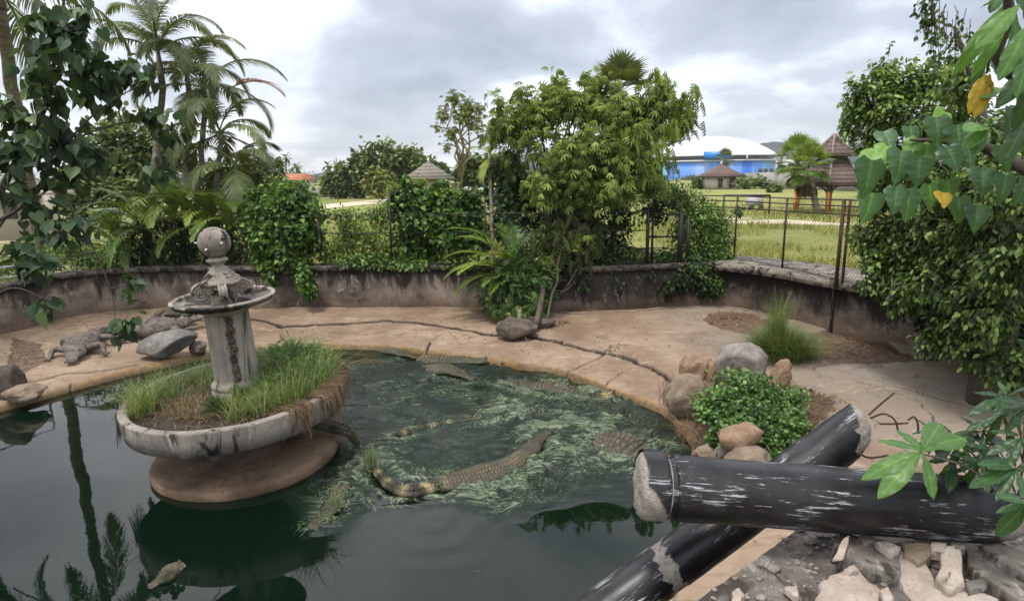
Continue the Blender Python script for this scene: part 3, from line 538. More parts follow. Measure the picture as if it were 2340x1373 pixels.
# ------------------------------------------------------------------ foliage tools
def tmpl(left):      # left outline points (x<0) between base and tip; returns folded two-sided leaf
    L = np.array(left, float); b, t = L[0], L[-1]; mid = L[1:-1]; Rr = mid*np.array([-1, 1, 1]); V = np.concatenate([[b], mid, [t], Rr]); k = len(mid)
    return V, [np.array([[0]+[k+1]+list(range(k, 0, -1))]), np.array([[0]+list(range(k+2, 2*k+2))+[k+1]])]
TM = {'oval': tmpl([(0, 0, 0), (-.24, .3, .07), (-.22, .65, .04), (0, 1, -.08)]),
      'narrow': tmpl([(0, 0, 0), (-.09, .35, .04), (-.07, .7, .0), (0, 1, -.15)]),
      'lance': tmpl([(0, 0, 0), (-.07, .2, .02), (-.13, .5, .04), (-.10, .78, .0), (0, 1, -.12)]),
      'round': tmpl([(0, 0, 0), (-.33, .15, .06), (-.40, .5, .06), (-.22, .85, .02), (0, .97, -.04)]),
      'heart': tmpl([(0, .06, 0), (-.2, -.1, .05), (-.44, .08, .09), (-.42, .38, .06), (-.2, .72, 0), (-.05, .92, -.08), (0, 1.15, -.14)])}
def multi(parts):    # parts: (template, angle in plane, pitch down, scale, offset)
    Vs, Fd, n = [], {}, 0
    for tm, a, p, s, off in parts:
        V, Fs = TM[tm]; V = V*s; c, d = math.cos(p), math.sin(p); V = np.column_stack([V[:, 0], V[:, 1]*c+V[:, 2]*d, -V[:, 1]*d+V[:, 2]*c])
        c, d = math.cos(a), math.sin(a); V = np.column_stack([V[:, 0]*c-V[:, 1]*d, V[:, 0]*d+V[:, 1]*c, V[:, 2]])+np.array(off)
        Vs.append(V)
        for f in Fs: Fd.setdefault(f.shape[1], []).append(f+n)
        n += len(V)
    return np.concatenate(Vs), [np.concatenate(v) for v in Fd.values()]
TM['rosette'] = multi([('narrow', R_(a), R_(p), s, (0, 0, 0)) for a, p, s in ((-80, 40, .8), (-48, 25, .95), (-18, 30, 1.), (12, 20, 1.), (42, 32, .95), (78, 42, .8), (130, 60, .6), (-130, 60, .6))])
TM['pinnate'] = multi([('narrow', R_(sd*(62-t*20)), R_(22), .42*(1-.5*abs(t-.4)), (0, t, -.25*t*t)) for t in np.linspace(.12, .95, 9) for sd in (-1, 1)])
TM['droop'] = multi([('lance', R_(sd*(40-t*15)), R_(58), .5*(1-.3*t), (0, t*.9, -.3*t*t)) for t in np.linspace(.1, .95, 5) for sd in (-1, 1)])
TM['seven'] = multi([('lance', R_(a), R_(p), s, (0, 0, 0)) for a, p, s in ((-150, 35, .6), (-105, 22, .85), (-62, 14, 1.), (-20, 8, 1.05), (22, 10, 1.05), (66, 16, 1.), (112, 26, .85))])
def leaves(mb, P, D, N, size, tm, tint):
    V, Fs = TM[tm]; n = len(P); D = nrm(D); N = N-(N*D).sum(1)[:, None]*D; N = nrm(N); X = np.cross(D, N)
    size = np.full(n, size) if np.ndim(size) == 0 else size
    W_ = P[:, None]+size[:, None, None]*(V[None, :, :1]*X[:, None]+V[None, :, 1:2]*D[:, None]+V[None, :, 2:3]*N[:, None])
    off = (np.arange(n)*len(V))[:, None, None]
    mb.add(W_.reshape(-1, 3), [(f[None]+off).reshape(-1, f.shape[1]) for f in Fs], np.repeat(np.full(n, tint) if np.ndim(tint) == 0 else tint, len(V)))
def rv(n): return nrm(rng.normal(size=(n, 3)))
def foliage(mb, cl, n, size, tm, droop=.5, sub=26, subr=.30, shell=.55, up=.8, tint=(.5, .2), gap=0., outw=.6, flat=1.):
    cl = np.asarray(cl, float); w = (cl[:, 3]*cl[:, 4]*cl[:, 5])**(2/3); w /= w.sum(); tw = []
    for c, k in zip(cl, w):
        r = c[3:6]; ns = max(4, int(sub)); d = rv(ns); rad = (shell+(1-shell)*rng.random(ns))**1.; sc = c[:3]+d*rad[:, None]*r; st = rng.normal(0, tint[1]*.7, ns)
        m = int(n*k)+1; q = rng.integers(0, ns, m); P = sc[q]+rng.normal(size=(m, 3))*subr*r*np.array([1, 1, flat]); o = nrm((P-c[:3])/r)
        keep = np.ones(m, bool) if not gap else fbm(P, 1.2/max(.15, r.mean())**.5*1.6, 2, 11) > gap
        P, o, q = P[keep], o[keep], q[keep]; m = len(P)
        D = o*outw+rv(m)*.7+np.array([0, 0, -droop]); N = np.array([0, 0, up])+o*.45+rv(m)*.5
        leaves(mb, P, D, N, size*rng.uniform(.65, 1.25, m), tm, np.clip(tint[0]+st[q]+rng.normal(0, tint[1], m), 0, 1)); tw.append(np.column_stack([np.repeat(c[None, :3], ns, 0), sc]))
    return tw
def limb(mb, a, b, r0, r1, sag=.1, n=7, k=7, wob=.09):
    a = np.asarray(a); b = np.asarray(b); t = np.linspace(0, 1, k)[:, None]; L = np.linalg.norm(b-a)
    p = a+(b-a)*t+np.array([0, 0, 1.])*(np.sin(t*np.pi)*sag*L)+(fbm(a+(b-a)*t*3, 1.5, 2, 3)[:, None]-.5)*L*wob*np.sin(t*np.pi)*np.array([1, .6, .2]); mb.tube(p, np.linspace(r0, r1, k), n); return p
def CL(px, py, Y, rpx, ry=None, rd=.85):
    c = aty(px, py, Y); s = depth(c)/F; return [*c, rpx*s, rpx*s*rd, (ry or rpx)*s]
def tree(name, label, cat, base, fork, cl, n, size, tm, lm, bm='bark', tr=.08, group=None, twigs=True, forks=None, crown='crown', **kw):
    base = np.asarray(base, float); root = empty(name, base, label, cat, group); cl = np.asarray(cl, float); mb = MB(); tw = foliage(mb, cl, n, size, tm, **kw); mb.build(crown, M[lm], root)
    mt = MB(); fork = np.asarray(fork, float); limb(mt, base, fork, tr, tr*.7, 0, 9, 9)
    for c, t in zip(cl, tw):
        limb(mt, fork, c[:3], tr*.55, tr*.16, .06)
        if twigs:
            for a in t[::2]: limb(mt, a[:3], a[3:], tr*.14, tr*.04, .03, 4, 4)
    mt.build('trunk', M[bm], root, True); return root
def frond(mb, o, az, el, L, droop=70, nl=46, ll=.35, w=.028, hang=.5, tint=.5, spread=60, stem=.16, V=.35, nseg=3, tv=.1):
    k = 26; t = np.linspace(0, 1, k); e_ = R_(el)-R_(droop)*t**1.4; d = np.column_stack([np.cos(e_)*math.cos(az), np.cos(e_)*math.sin(az), np.sin(e_)]); p = np.asarray(o)+np.cumsum(np.vstack([np.zeros(3), (d[1:]+d[:-1])/2*(L/(k-1))]), 0)
    mb.tube(p, np.linspace(.022, .004, k)*(L/2)**.5, 5, tint=min(1, tint+.2)); side = np.array([-math.sin(az), math.cos(az), 0])
    tt = np.linspace(stem, 1, nl); idx = tt*(k-1); i0 = np.minimum(idx.astype(int), k-2); f = (idx-i0)[:, None]; Pp = p[i0]*(1-f)+p[i0+1]*f; Tn = nrm(d[i0]*(1-f)+d[i0+1]*f); Un = np.cross(side[None], Tn)*-1
    Un = np.where(Un[:, 2:3] < 0, -Un, Un)
    prof = np.sin(np.clip((tt-stem)/(1-stem), 0, 1)**.6*np.pi*.92+.12)**.7
    for s in (-1, 1):
        a = R_(spread)*(1-.55*tt)+rng.normal(0, .09, nl); D = nrm(side*s*np.sin(a)[:, None]+Tn*np.cos(a)[:, None]+Un*V); ln = ll*prof*rng.uniform(.85, 1.1, nl)
        q = Pp.copy(); wv = nrm(np.cross(D, Un)); pr = [q+wv*w*.25, q-wv*w*.25]; rows = [np.stack(pr, 1)]
        for sgi in range(1, nseg+1):
            D2 = nrm(D+np.array([0, 0, -1.])*hang*(sgi/nseg)**1.3*1.4); q = q+D2*(ln/nseg)[:, None]; ww = w*.5*(1.05-(sgi/nseg)**2); rows.append(np.stack([q+wv*ww, q-wv*ww], 1))
        A = np.concatenate(rows, 1); m = 2*(nseg+1); off = (np.arange(nl)*m)[:, None, None]; fq = np.array([[2*i, 2*i+1, 2*i+3, 2*i+2] for i in range(nseg)])
        mb.add(A.reshape(-1, 3), (fq[None]+off).reshape(-1, 4), np.repeat(np.clip(tint+rng.normal(0, tv, nl), 0, 1), m))
def palm(name, label, base, top, nf, L, tr=.06, els=(75, -5), mat='palm', group=None, az0=0, cat='palm tree', trunk='palm_trunk', sh=.6, tints=None, azr=None, **kw):
    root = empty(name, base, label, cat, group); mt = MB(); p = limb(mt, base, top, tr*1.15, tr*.85, 0, 10, 14, .03)
    if sh: top2 = np.asarray(top)+np.array([0, 0, sh]); mt.tube(np.array([top, (np.asarray(top)+top2)/2, top2]), [tr*.95, tr*.85, tr*.4], 9)
    else: top2 = np.asarray(top)
    mt.build('trunk', M[trunk], root, True)
    for i in range(nf):
        f = i/max(1, nf-1); az = az0+i*2.39996 if azr is None else azr[0]+(azr[1]-azr[0])*rng.random(); el = els[0]+(els[1]-els[0])*f+rng.normal(0, 5); mb = MB()
        frond(mb, top2-np.array([0, 0, .1])*f, az, el, L*rng.uniform(.85, 1.1), tint=(tints[i % len(tints)] if tints else .5+rng.normal(0, .12)), **kw); mb.build('frond', M[mat], root)
    return root
def fan_palm(name, label, base, top, nf, R, tr=.1, mat='palm_bright', cat='fan palm', group=None, els=(80, -50), trunk='palm_trunk', dead=0, skirt=0., az0=.3, pet=.9):
    root = empty(name, base, label, cat, group); mt = MB(); limb(mt, base, top, tr*1.1, tr*.8, 0, 9, 8); mt.build('trunk', M[trunk], root, True)
    for i in range(nf+dead):
        isd = i >= nf; f = i/max(1, nf-1); az = az0+i*2.39996; el = R_(els[0]+(els[1]-els[0])*f if not isd else -78+rng.normal(0, 6)); mb = MB()
        d = np.array([math.cos(el)*math.cos(az), math.cos(el)*math.sin(az), math.sin(el)]); c = np.asarray(top)+d*R*pet; sd = np.array([-math.sin(az), math.cos(az), 0]); un = np.cross(d, sd)
        if un[2] < 0: un = -un
        mb.tube(np.array([top, np.asarray(top)+d*R*pet*.5, c]), [.012*R, .01*R, .008*R], 4); ns = 22
        for k in range(ns):
            a = R_(-105+210*k/(ns-1))*(1 if not isd else .35); D = nrm(d*math.cos(a)+sd*math.sin(a)+un*.12); l = R*rng.uniform(.85, 1.)*(1-.2*abs(a)/1.8); wv = nrm(np.cross(D, un)); w = .085*R
            q1 = c+D*l*.55; q2 = q1+nrm(D+np.array([0, 0, -.5]))*l*.45; mb.add([c, q1+wv*w*.6+un*w*.3, q1-wv*w*.6+un*w*.3, q2], [np.array([[0, 1, 3, 2]])], np.clip(.5+rng.normal(0, .15)-.2*f, 0, 1))
        mb.build('dead_frond' if isd else 'frond', M['dead' if isd else mat], root)
    return root
def blades(mb, P, h, w, lean=.35, tint=(.5, .2), seg=3, dirb=None):
    n = len(P); az = rng.random(n)*2*np.pi; d = np.column_stack([np.cos(az), np.sin(az), np.zeros(n)])
    if dirb is not None: d = nrm(d+dirb)
    h = np.asarray(h)*rng.uniform(.55, 1.15, n) if np.ndim(h) == 0 else h*rng.uniform(.7, 1.1, n); wv = np.column_stack([-d[:, 1], d[:, 0], np.zeros(n)]); ln = lean*rng.uniform(.3, 1.7, n); rows = []
    for i in range(seg+1):
        t = i/seg; q = P+np.array([0, 0, 1.])*(h*t*(1-.35*np.clip(ln, 0, 1.5)*t))[:, None]+d*(h*ln*t*t)[:, None]; ww = w*(1-t**1.5)+.0004; rows.append(np.stack([q+wv*ww*.5, q-wv*ww*.5], 1))
    A = np.concatenate(rows, 1); m = 2*(seg+1); off = (np.arange(n)*m)[:, None, None]; fq = np.array([[2*i, 2*i+1, 2*i+3, 2*i+2] for i in range(seg)])
    mb.add(A.reshape(-1, 3), (fq[None]+off).reshape(-1, 4), np.repeat(np.clip(rng.normal(tint[0], tint[1], n), 0, 1), m))
# ------------------------------------------------------------------ planter greenery
def fdisc(n, r0, r1, a0, a1):
    r = np.sqrt(rng.uniform(r0*r0, r1*r1, n)); a = R_(a0)+(R_(a1)-R_(a0))*rng.random(n); return np.column_stack([r*np.cos(a), r*np.sin(a), np.full(n, .76)])
mb = MB(); c_ = rng.random((0, 3))
for n, r0, r1, a0, a1, h, tt in ((1700, .28, 1.0, -38, 120, .50, .5), (800, .3, 1.02, 120, 200, .38, .5), (380, .8, 1.06, 190, 216, .34, .75), (520, .3, .85, -75, -30, .36, .65), (160, .3, .75, 200, 262, .12, .5)):
    p = fdisc(n, r0, r1, a0, a1); k = fbm(p, 3.2, 2, 5) > .40; p = p[k]; hh = h*(.35+1.3*fbm(p, 2.5, 3, 77)); blades(mb, FT(p), hh, .006, .8, (tt, .26), 4)
tag(mb.build('planter_grass', M['grass']), 'bright green grass growing in the round cement planter of the fountain', 'grass', kind='stuff')
mb = MB(); cl = []
for x, y, z, r in ((.5, .25, .93, .20), (.72, .1, .90, .17), (.35, .62, .92, .22), (.72, .5, .92, .2), (.1, .8, .88, .17), (.38, -.12, .86, .15), (.45, .4, 1.02, .14)): c = FT(np.array([x, y, z])); cl.append([*c, r, r, r*.8])
foliage(mb, cl, 2300, .075, 'pinnate', .1, 20, .3, .3, tint=(.6, .2)); tag(mb.build('fern_weeds', M['leaf_cover']), 'feathery green weeds bushing up behind the fluted column in the planter', 'weeds', kind='stuff')
mb = MB()     # straw inside, and curtain over the rim at right
for n, r0, r1, a0, a1, h in ((900, .22, .72, 200, 310, .14), (650, .6, 1.1, -50, 60, .13), (700, .2, .95, 195, 350, .07), (260, .5, 1., 90, 190, .12)): blades(mb, FT(fdisc(n, r0, r1, a0, a1)+np.array([0, 0, .0])), h, .006, 1.5, (.55, .25))
a = R_(-44)+R_(92)*rng.random(1350)**.8; a = a[vn(np.column_stack([a, a*0, a*0]), 7., 4)+rng.random(len(a))*.6 > .62]; top = np.column_stack([1.07*np.cos(a), 1.07*np.sin(a), np.full(len(a), .845)]); T_, ln = FT(top), rng.uniform(.03, .30, len(a))**1.3*1.7*(.35+1.5*vn(np.column_stack([a, a*0, a*0]), 9., 2)); o = np.column_stack([np.cos(a), np.sin(a), 0*a]); rows = []
p1 = T_+o*.065+np.array([0, 0, .004])+rng.normal(0, .012, (len(a), 3)); p2 = p1+np.array([0, 0, -1.])*(ln*.5)[:, None]+o*.02+rng.normal(0, .014, (len(a), 3)); p3 = p2+np.array([0, 0, -1.])*(ln*.5)[:, None]+rng.normal(0, .02, (len(a), 3)); wv = np.column_stack([-o[:, 1], o[:, 0], 0*a])
for q, w in ((T_-o*.10+rng.normal(0, .03, (len(a), 3))*[1, 1, .3], .004), (p1, .004), (p2, .004), (p3, .0015)): rows.append(np.stack([q+wv*w*.6, q-wv*w*.6], 1))
A = np.concatenate(rows, 1); off = (np.arange(len(a))*8)[:, None, None]; mb.add(A.reshape(-1, 3), (np.array([[0, 1, 3, 2], [2, 3, 5, 4], [4, 5, 7, 6]])[None]+off).reshape(-1, 4), np.repeat(np.clip(rng.normal(.6, .25, len(a)), 0, 1), 8))
a = R_(186)+R_(22)*rng.random(130); o = np.column_stack([np.cos(a), np.sin(a), 0*a]); q0 = FT(np.column_stack([1.1*np.cos(a), 1.1*np.sin(a), np.full(len(a), .83)]))
for s_, o2, l in zip(q0, o, rng.uniform(.1, .42, len(a))): mb.tube(np.array([s_, s_+o2*.04+[0, 0, -l*.4], s_+o2*.05+rng.normal(0, .02, 3)+[0, 0, -l]]), [.002, .002, .001], 3)
for px, py in ((870, 830), (900, 826), (925, 832), (850, 850), (840, 870)):
    b = aty(px, py, 6.6); s_ = FT(np.array([1.0, .35, .86]))+rng.normal(0, .04, 3); mid = (s_+b)/2+[0, 0, .07]; mb.tube(np.array([s_, mid, b]), [.003, .0025, .0015], 3, tint=.9)
    for q in range(5): e1 = mid+(b-mid)*rng.random(); mb.tube(np.array([e1, e1+[rng.normal(0, .03), 0, -.04], e1+[rng.normal(0, .05), 0, -.12]]), [.0015, .0015, .001], 3, tint=.9)
tag(mb.build('dry_straw', M['dead']), 'dry brown straw matted in the planter and hanging over its rim', 'dry grass', kind='stuff')
def agave(loc, r, label, n=26):
    mb = MB(); c = FT(np.array(loc)); az = np.arange(n)*2.4; el = np.linspace(80, 5, n)
    for a_, e1 in zip(az, el):
        d = np.array([math.cos(R_(e1))*math.cos(a_), math.cos(R_(e1))*math.sin(a_), math.sin(R_(e1))]); s_ = np.array([-math.sin(a_), math.cos(a_), 0]); u_ = np.cross(d, s_); u_ = u_ if u_[2] > 0 else -u_; w = r*.11
        mb.add([c-s_*w*.6, c+s_*w*.6, c+d*r*.5+s_*w+u_*w*.5, c+d*r*.5-s_*w+u_*w*.5, c+d*r+u_*-.02, c+d*r*.5], [np.array([[0, 1, 2, 5], [0, 5, 3, 0]])[:1], np.array([[0, 5, 3], [5, 2, 4], [3, 5, 4]])], .3+.3*rng.random())
    tag(mb.build('agave', M['leaf_heart'], origin=c), label, 'agave', 'agaves in the planter')
agave((.02, -.56, .80), .19, 'dark green agave rosette in front of the fluted column base'); agave((.22, -.36, .82), .15, 'smaller agave just right of the column base')
# ------------------------------------------------------------------ fallen black columns
def atd(px, py, dp): d = ray(px, py); return CAM+d*dp
def pipe_axes(a, b):
    x = nrm(b-a); s_ = nrm(np.cross([0, 0, 1.], x)); u_ = np.cross(x, s_); return x, s_, u_
def shell(prof, n, notch):      # prof (x, r) ; notch(x, ang)-> keep
    prof = np.asarray(prof, float); a = np.arange(n)*2*np.pi/n; V = np.stack([prof[:, 0][:, None]*np.ones(n), prof[:, 1][:, None]*np.cos(a), prof[:, 1][:, None]*np.sin(a)], -1)
    i = np.arange(len(prof)-1)[:, None]*n; j = np.arange(n)[None]; k = (j+1) % n; Q = np.stack([i+j, i+n+j, i+n+k, i+k], -1).reshape(-1, 4)
    cx = V.reshape(-1, 3)[Q].mean(1); keep = notch(cx[:, 0], np.arctan2(cx[:, 2], cx[:, 1])); return V.reshape(-1, 3), Q[keep]
def set_axes(o, a, x, s_, u_):
    m = Matrix([[x[0], s_[0], u_[0], a[0]], [x[1], s_[1], u_[1], a[1]], [x[2], s_[2], u_[2], a[2]], [0, 0, 0, 1]]); o.matrix_world = m; return m
def child(mb, name, mat, root, smooth=True): o = mb.build(name, mat, None, smooth, raw=True); o.parent = root; return o
A_ = atd(1462, 1108, 2.98); B_ = atd(2290, 1168, 2.96); Lp = np.linalg.norm(B_-A_); R1 = .160
x_, s_, u_ = pipe_axes(A_, B_); pr = empty('fallen_column', A_); tag(pr, 'black painted column with a collar, lying level across the pond corner over the other column', 'fallen column', 'fallen black columns')
set_axes(pr, A_, x_, s_, u_)
prof = [(0, R1*1.09), (.012, R1*1.12), (.10, R1*1.12), (.115, R1*1.07), (.13, R1*.90), (.15, R1*.90), (.165, R1), (.2, R1*1.0)]+[(t, R1*(1+.012*math.sin(t*9))) for t in np.linspace(.22, Lp-.12, 60)]+[(Lp-.1, R1*.97), (Lp-.05, R1*.93), (Lp, R1*.88)]
zz = np.array(prof); fine = [np.linspace(0, .16, 40)]; xs = np.unique(np.concatenate([np.linspace(0, .2, 44), zz[:, 0]])); prof = np.column_stack([xs, np.interp(xs, zz[:, 0], zz[:, 1])])
def n1(x, a):
    q = np.column_stack([x, np.cos(a)*.3, np.sin(a)*.3]); e1 = (fbm(q, 14, 3, 2)-.5)
    lo = x < (.004+.125*np.clip(1.25-abs(np.mod(a+2.45+np.pi, 2*np.pi)-np.pi)/.95, 0, 1)**.7+e1*.02)
    hi = x > Lp-.06+.05*np.sin(a*3+1)+e1*.1
    return ~(lo | hi)
V, Q = shell(prof, 120, n1); V = V+np.column_stack([V[:, 0]*0, fbm(V, 9, 3)-.5, fbm(V, 9, 3, 5)-.5])*.006; mb = MB(); mb.add(V, Q); child(mb, 'painted_shell', M['paint'], pr)
mb = MB(); a = np.arange(64)*2*np.pi/64
rows = [(-.012, .0), (-.016, R1*.5), (-.006, R1*.9), (.010, R1*1.02), (.03, R1*1.06), (.11, R1*1.05), (.14, R1*.86), (Lp-.15, R1*.93), (Lp+.0, R1*.86), (Lp+.03, R1*.7), (Lp+.04, 0)]
V, Q = lathe([(r+1e-4, x) for x, r in rows], 64); V = V[:, [2, 0, 1]]; V = V+np.column_stack([fbm(V, 18, 4)-.5, fbm(V, 10, 3, 5)-.5, fbm(V, 10, 3, 9)-.5])*np.array([.022, .012, .012])*(np.where((V[:, 0] < .01) | (V[:, 0] > Lp-.02), 1, .4))[:, None]; mb.add(V, Q[:, ::-1]); child(mb, 'concrete_core', M['aggregate'], pr, False)
for xx, az in ((.80, 105), (1.17, 85), (1.72, 80)):     # clip nubs and scars around the shaft
    mb = MB(); aa = np.linspace(R_(az-28), R_(az+34), 14)+math.pi*.8; mb.tube(np.column_stack([np.full(14, xx)+rng.normal(0, .002, 14), -R1*1.012*np.cos(aa), R1*1.012*np.sin(aa)]), .0045, 5); child(mb, 'seam_ring', M['plaster'] if xx > 1 else M['iron'], pr)
A2 = atd(1380, 1400, 3.28); B2 = atd(1950, 985, 3.62); x2, s2, u2 = pipe_axes(A2, B2); A2 = A2-x2*.6; L2 = np.linalg.norm(B2-A2); R2 = .138
p2 = empty('fallen_column', A2); tag(p2, 'black painted column slanting down into the pond under the other one, its top end broken', 'fallen column', 'fallen black columns'); set_axes(p2, A2, x2, s2, u2)
jx = .6+.44
xs = np.unique(np.concatenate([np.linspace(0, jx-.1, 12), np.linspace(jx-.1, jx+.12, 40), np.linspace(jx+.12, L2-.35, 30), np.linspace(L2-.35, L2+.16, 60)])); pf = np.column_stack([xs, np.full(len(xs), R2)])
def n2(x, a):
    q = np.column_stack([x, np.cos(a)*.3, np.sin(a)*.3]); e1 = fbm(q, 12, 4, 12)-.5
    patch = np.abs(x-jx-e1*.10-.02*np.cos(a)) < (.040+.05*(fbm(q, 6, 2, 3)-.4))
    return ~patch & (x < L2+.10+.12*np.sin(a+.9)-.12+e1*.10)
V, Q = shell(pf, 120, n2); V = V+np.column_stack([V[:, 0]*0, fbm(V, 7, 3)-.5, fbm(V, 7, 3, 5)-.5])*.008; mb = MB(); mb.add(V, Q); child(mb, 'painted_shell', M['paint'], p2)
V, Q = lathe([(1e-4, 0), (R2*.9, .01), (R2*.965, jx-.1), (R2*.965, jx+.1), (R2*.95, L2-.1), (R2*.93, L2-.02), (R2*.8, L2+.04), (R2*.45, L2+.07), (1e-4, L2+.05)], 64); V = V[:, [2, 0, 1]]
V = V+np.column_stack([fbm(V, 16, 4)-.5, fbm(V, 12, 3, 5)-.5, fbm(V, 12, 3, 9)-.5])*np.where(V[:, 0] > L2-.08, 1, .25)[:, None]*.05; V[:, 0] += np.where(V[:, 0] > L2-.06, .5*V[:, 2]+.25*V[:, 1], 0); mb = MB(); mb.add(V, Q[:, ::-1]); child(mb, 'concrete_core', M['aggregate'], p2, False)
mb = MB(); c = L2-.42; aa = R_(150); up_ = np.array([0, math.cos(aa), math.sin(aa)]); ctr = np.array([c, 0, 0])+up_*R2; mb.tube(np.array([ctr-up_*.01, ctr+up_*.02, ctr+up_*.024]), [.026, .02, .012], 14); child(mb, 'pipe_stub', M['paint'], p2)
# bent reinforcing rods at the broken end
for k, pts in enumerate((((1985, 948), (2010, 925), (2044, 897)), ((1990, 955), (2020, 945), (2045, 960), (2052, 985)), ((2010, 968), (2040, 968), (2075, 966)), ((2075, 960), (2088, 952), (2097, 965), (2098, 985)), ((1955, 1030), (1985, 1045), (2030, 1040)))):
    P_ = np.array([atd(x, y, 3.72) for x, y in pts]); mb = MB(); mb.tube(crs(P_, 16), .0065, 6)
    tag(mb.build('reinforcing_rod', M['rust'], smooth=True, origin=P_[0]), ['straight rusty rod slanting up from the broken column end', 'rusty rod hooked over just right of the broken column end', 'short level rusty rod beside the broken column', 'small hooked rusty rod above the seven-lobed leaf', 'rusty rod under the broken column end'][k], 'metal rod', 'rusty reinforcing rods')
# ------------------------------------------------------------------ rubble platform, lower right
ZS = 1.10
def plate(mb, px, z, th, seed, tilt=(0, 0), rough=.02, sub=3):
    """broken slab: outline given in the photograph, laid on height z with real thickness"""
    P = np.array([at(x, y, z)[:2] for x, y in px]); L = []
    rg = np.random.default_rng(seed)
    for a, b in zip(P, np.roll(P, -1, 0)):
        for t in np.arange(sub)/sub: L.append(a+(b-a)*t+rg.normal(0, rough*.5, 2)*(t > 0))
    L = np.array(L); c = L.mean(0); m = len(L); zt = z+(L-c) @ np.array(tilt); rows = [np.column_stack([c+(L-c)*s, zt*0+z+((L-c) @ np.array(tilt))*s+d]) for s, d in ((1.03, -th), (1.03, -th*.3), (1., -.004), (.97, 0.), (.75, .003), (.4, .002))]
    V = np.concatenate(rows+[np.array([[c[0], c[1], z+.002]])]); V += (np.column_stack([fbm(V, 13, 3, seed)-.5, fbm(V, 13, 3, seed+3)-.5, (fbm(V, 9, 3, seed+5)-.5)]))*rough
    i = np.arange(5)[:, None]*m; j = np.arange(m)[None]; k = (j+1) % m; mb.add(V, [np.stack([i+j, i+k, i+m+k, i+m+j], -1).reshape(-1, 4), np.stack([5*m+np.arange(m), 5*m+(np.arange(m)+1) % m, np.full(m, 6*m)], -1)])
# the broken slab the rubble lies on
c0, c1, c2 = at(1835, 1212, ZS), at(1560, 1395, ZS), at(1400, 1560, ZS)
mb = MB(); nx, ny = 110, 90; u = np.linspace(0, 1, nx)[:, None, None]; v = np.linspace(0, 1, ny)[None, :, None]
pA = at(1560, 1400, ZS); pB = at(1830, 1205, ZS); pC = at(2500, 1150, ZS); pD = at(2560, 1480, ZS)
q = ((1-u)*(1-v)*pA+(1-u)*v*pB+u*v*pC+u*(1-v)*pD); q = q.reshape(-1, 3); q[:, 2] += (fbm(q, 2.2, 5)-.5)*.10+(fbm(q, 14, 3)-.5)*.02; G3 = q.reshape(nx, ny, 3)
edge = np.concatenate([G3[::-1, 0], G3[0, :], G3[:, -1]]); low = edge.copy(); low[:, 2] = .1; i = np.arange(nx-1)[:, None]*ny; j = np.arange(ny-1)[None]; mb.add(q, np.stack([i+j, i+ny+j, i+ny+j+1, i+j+1], -1).reshape(-1, 4))
m_ = len(edge); k = np.arange(m_-1); mb.add(np.concatenate([edge, low]), np.stack([k, k+1, k+1+m_, k+m_], -1)); tag(mb.build('broken_slab', M['slab'], smooth=False, origin=pB), 'cracked grey concrete slab carrying the rubble at lower right', 'slab')
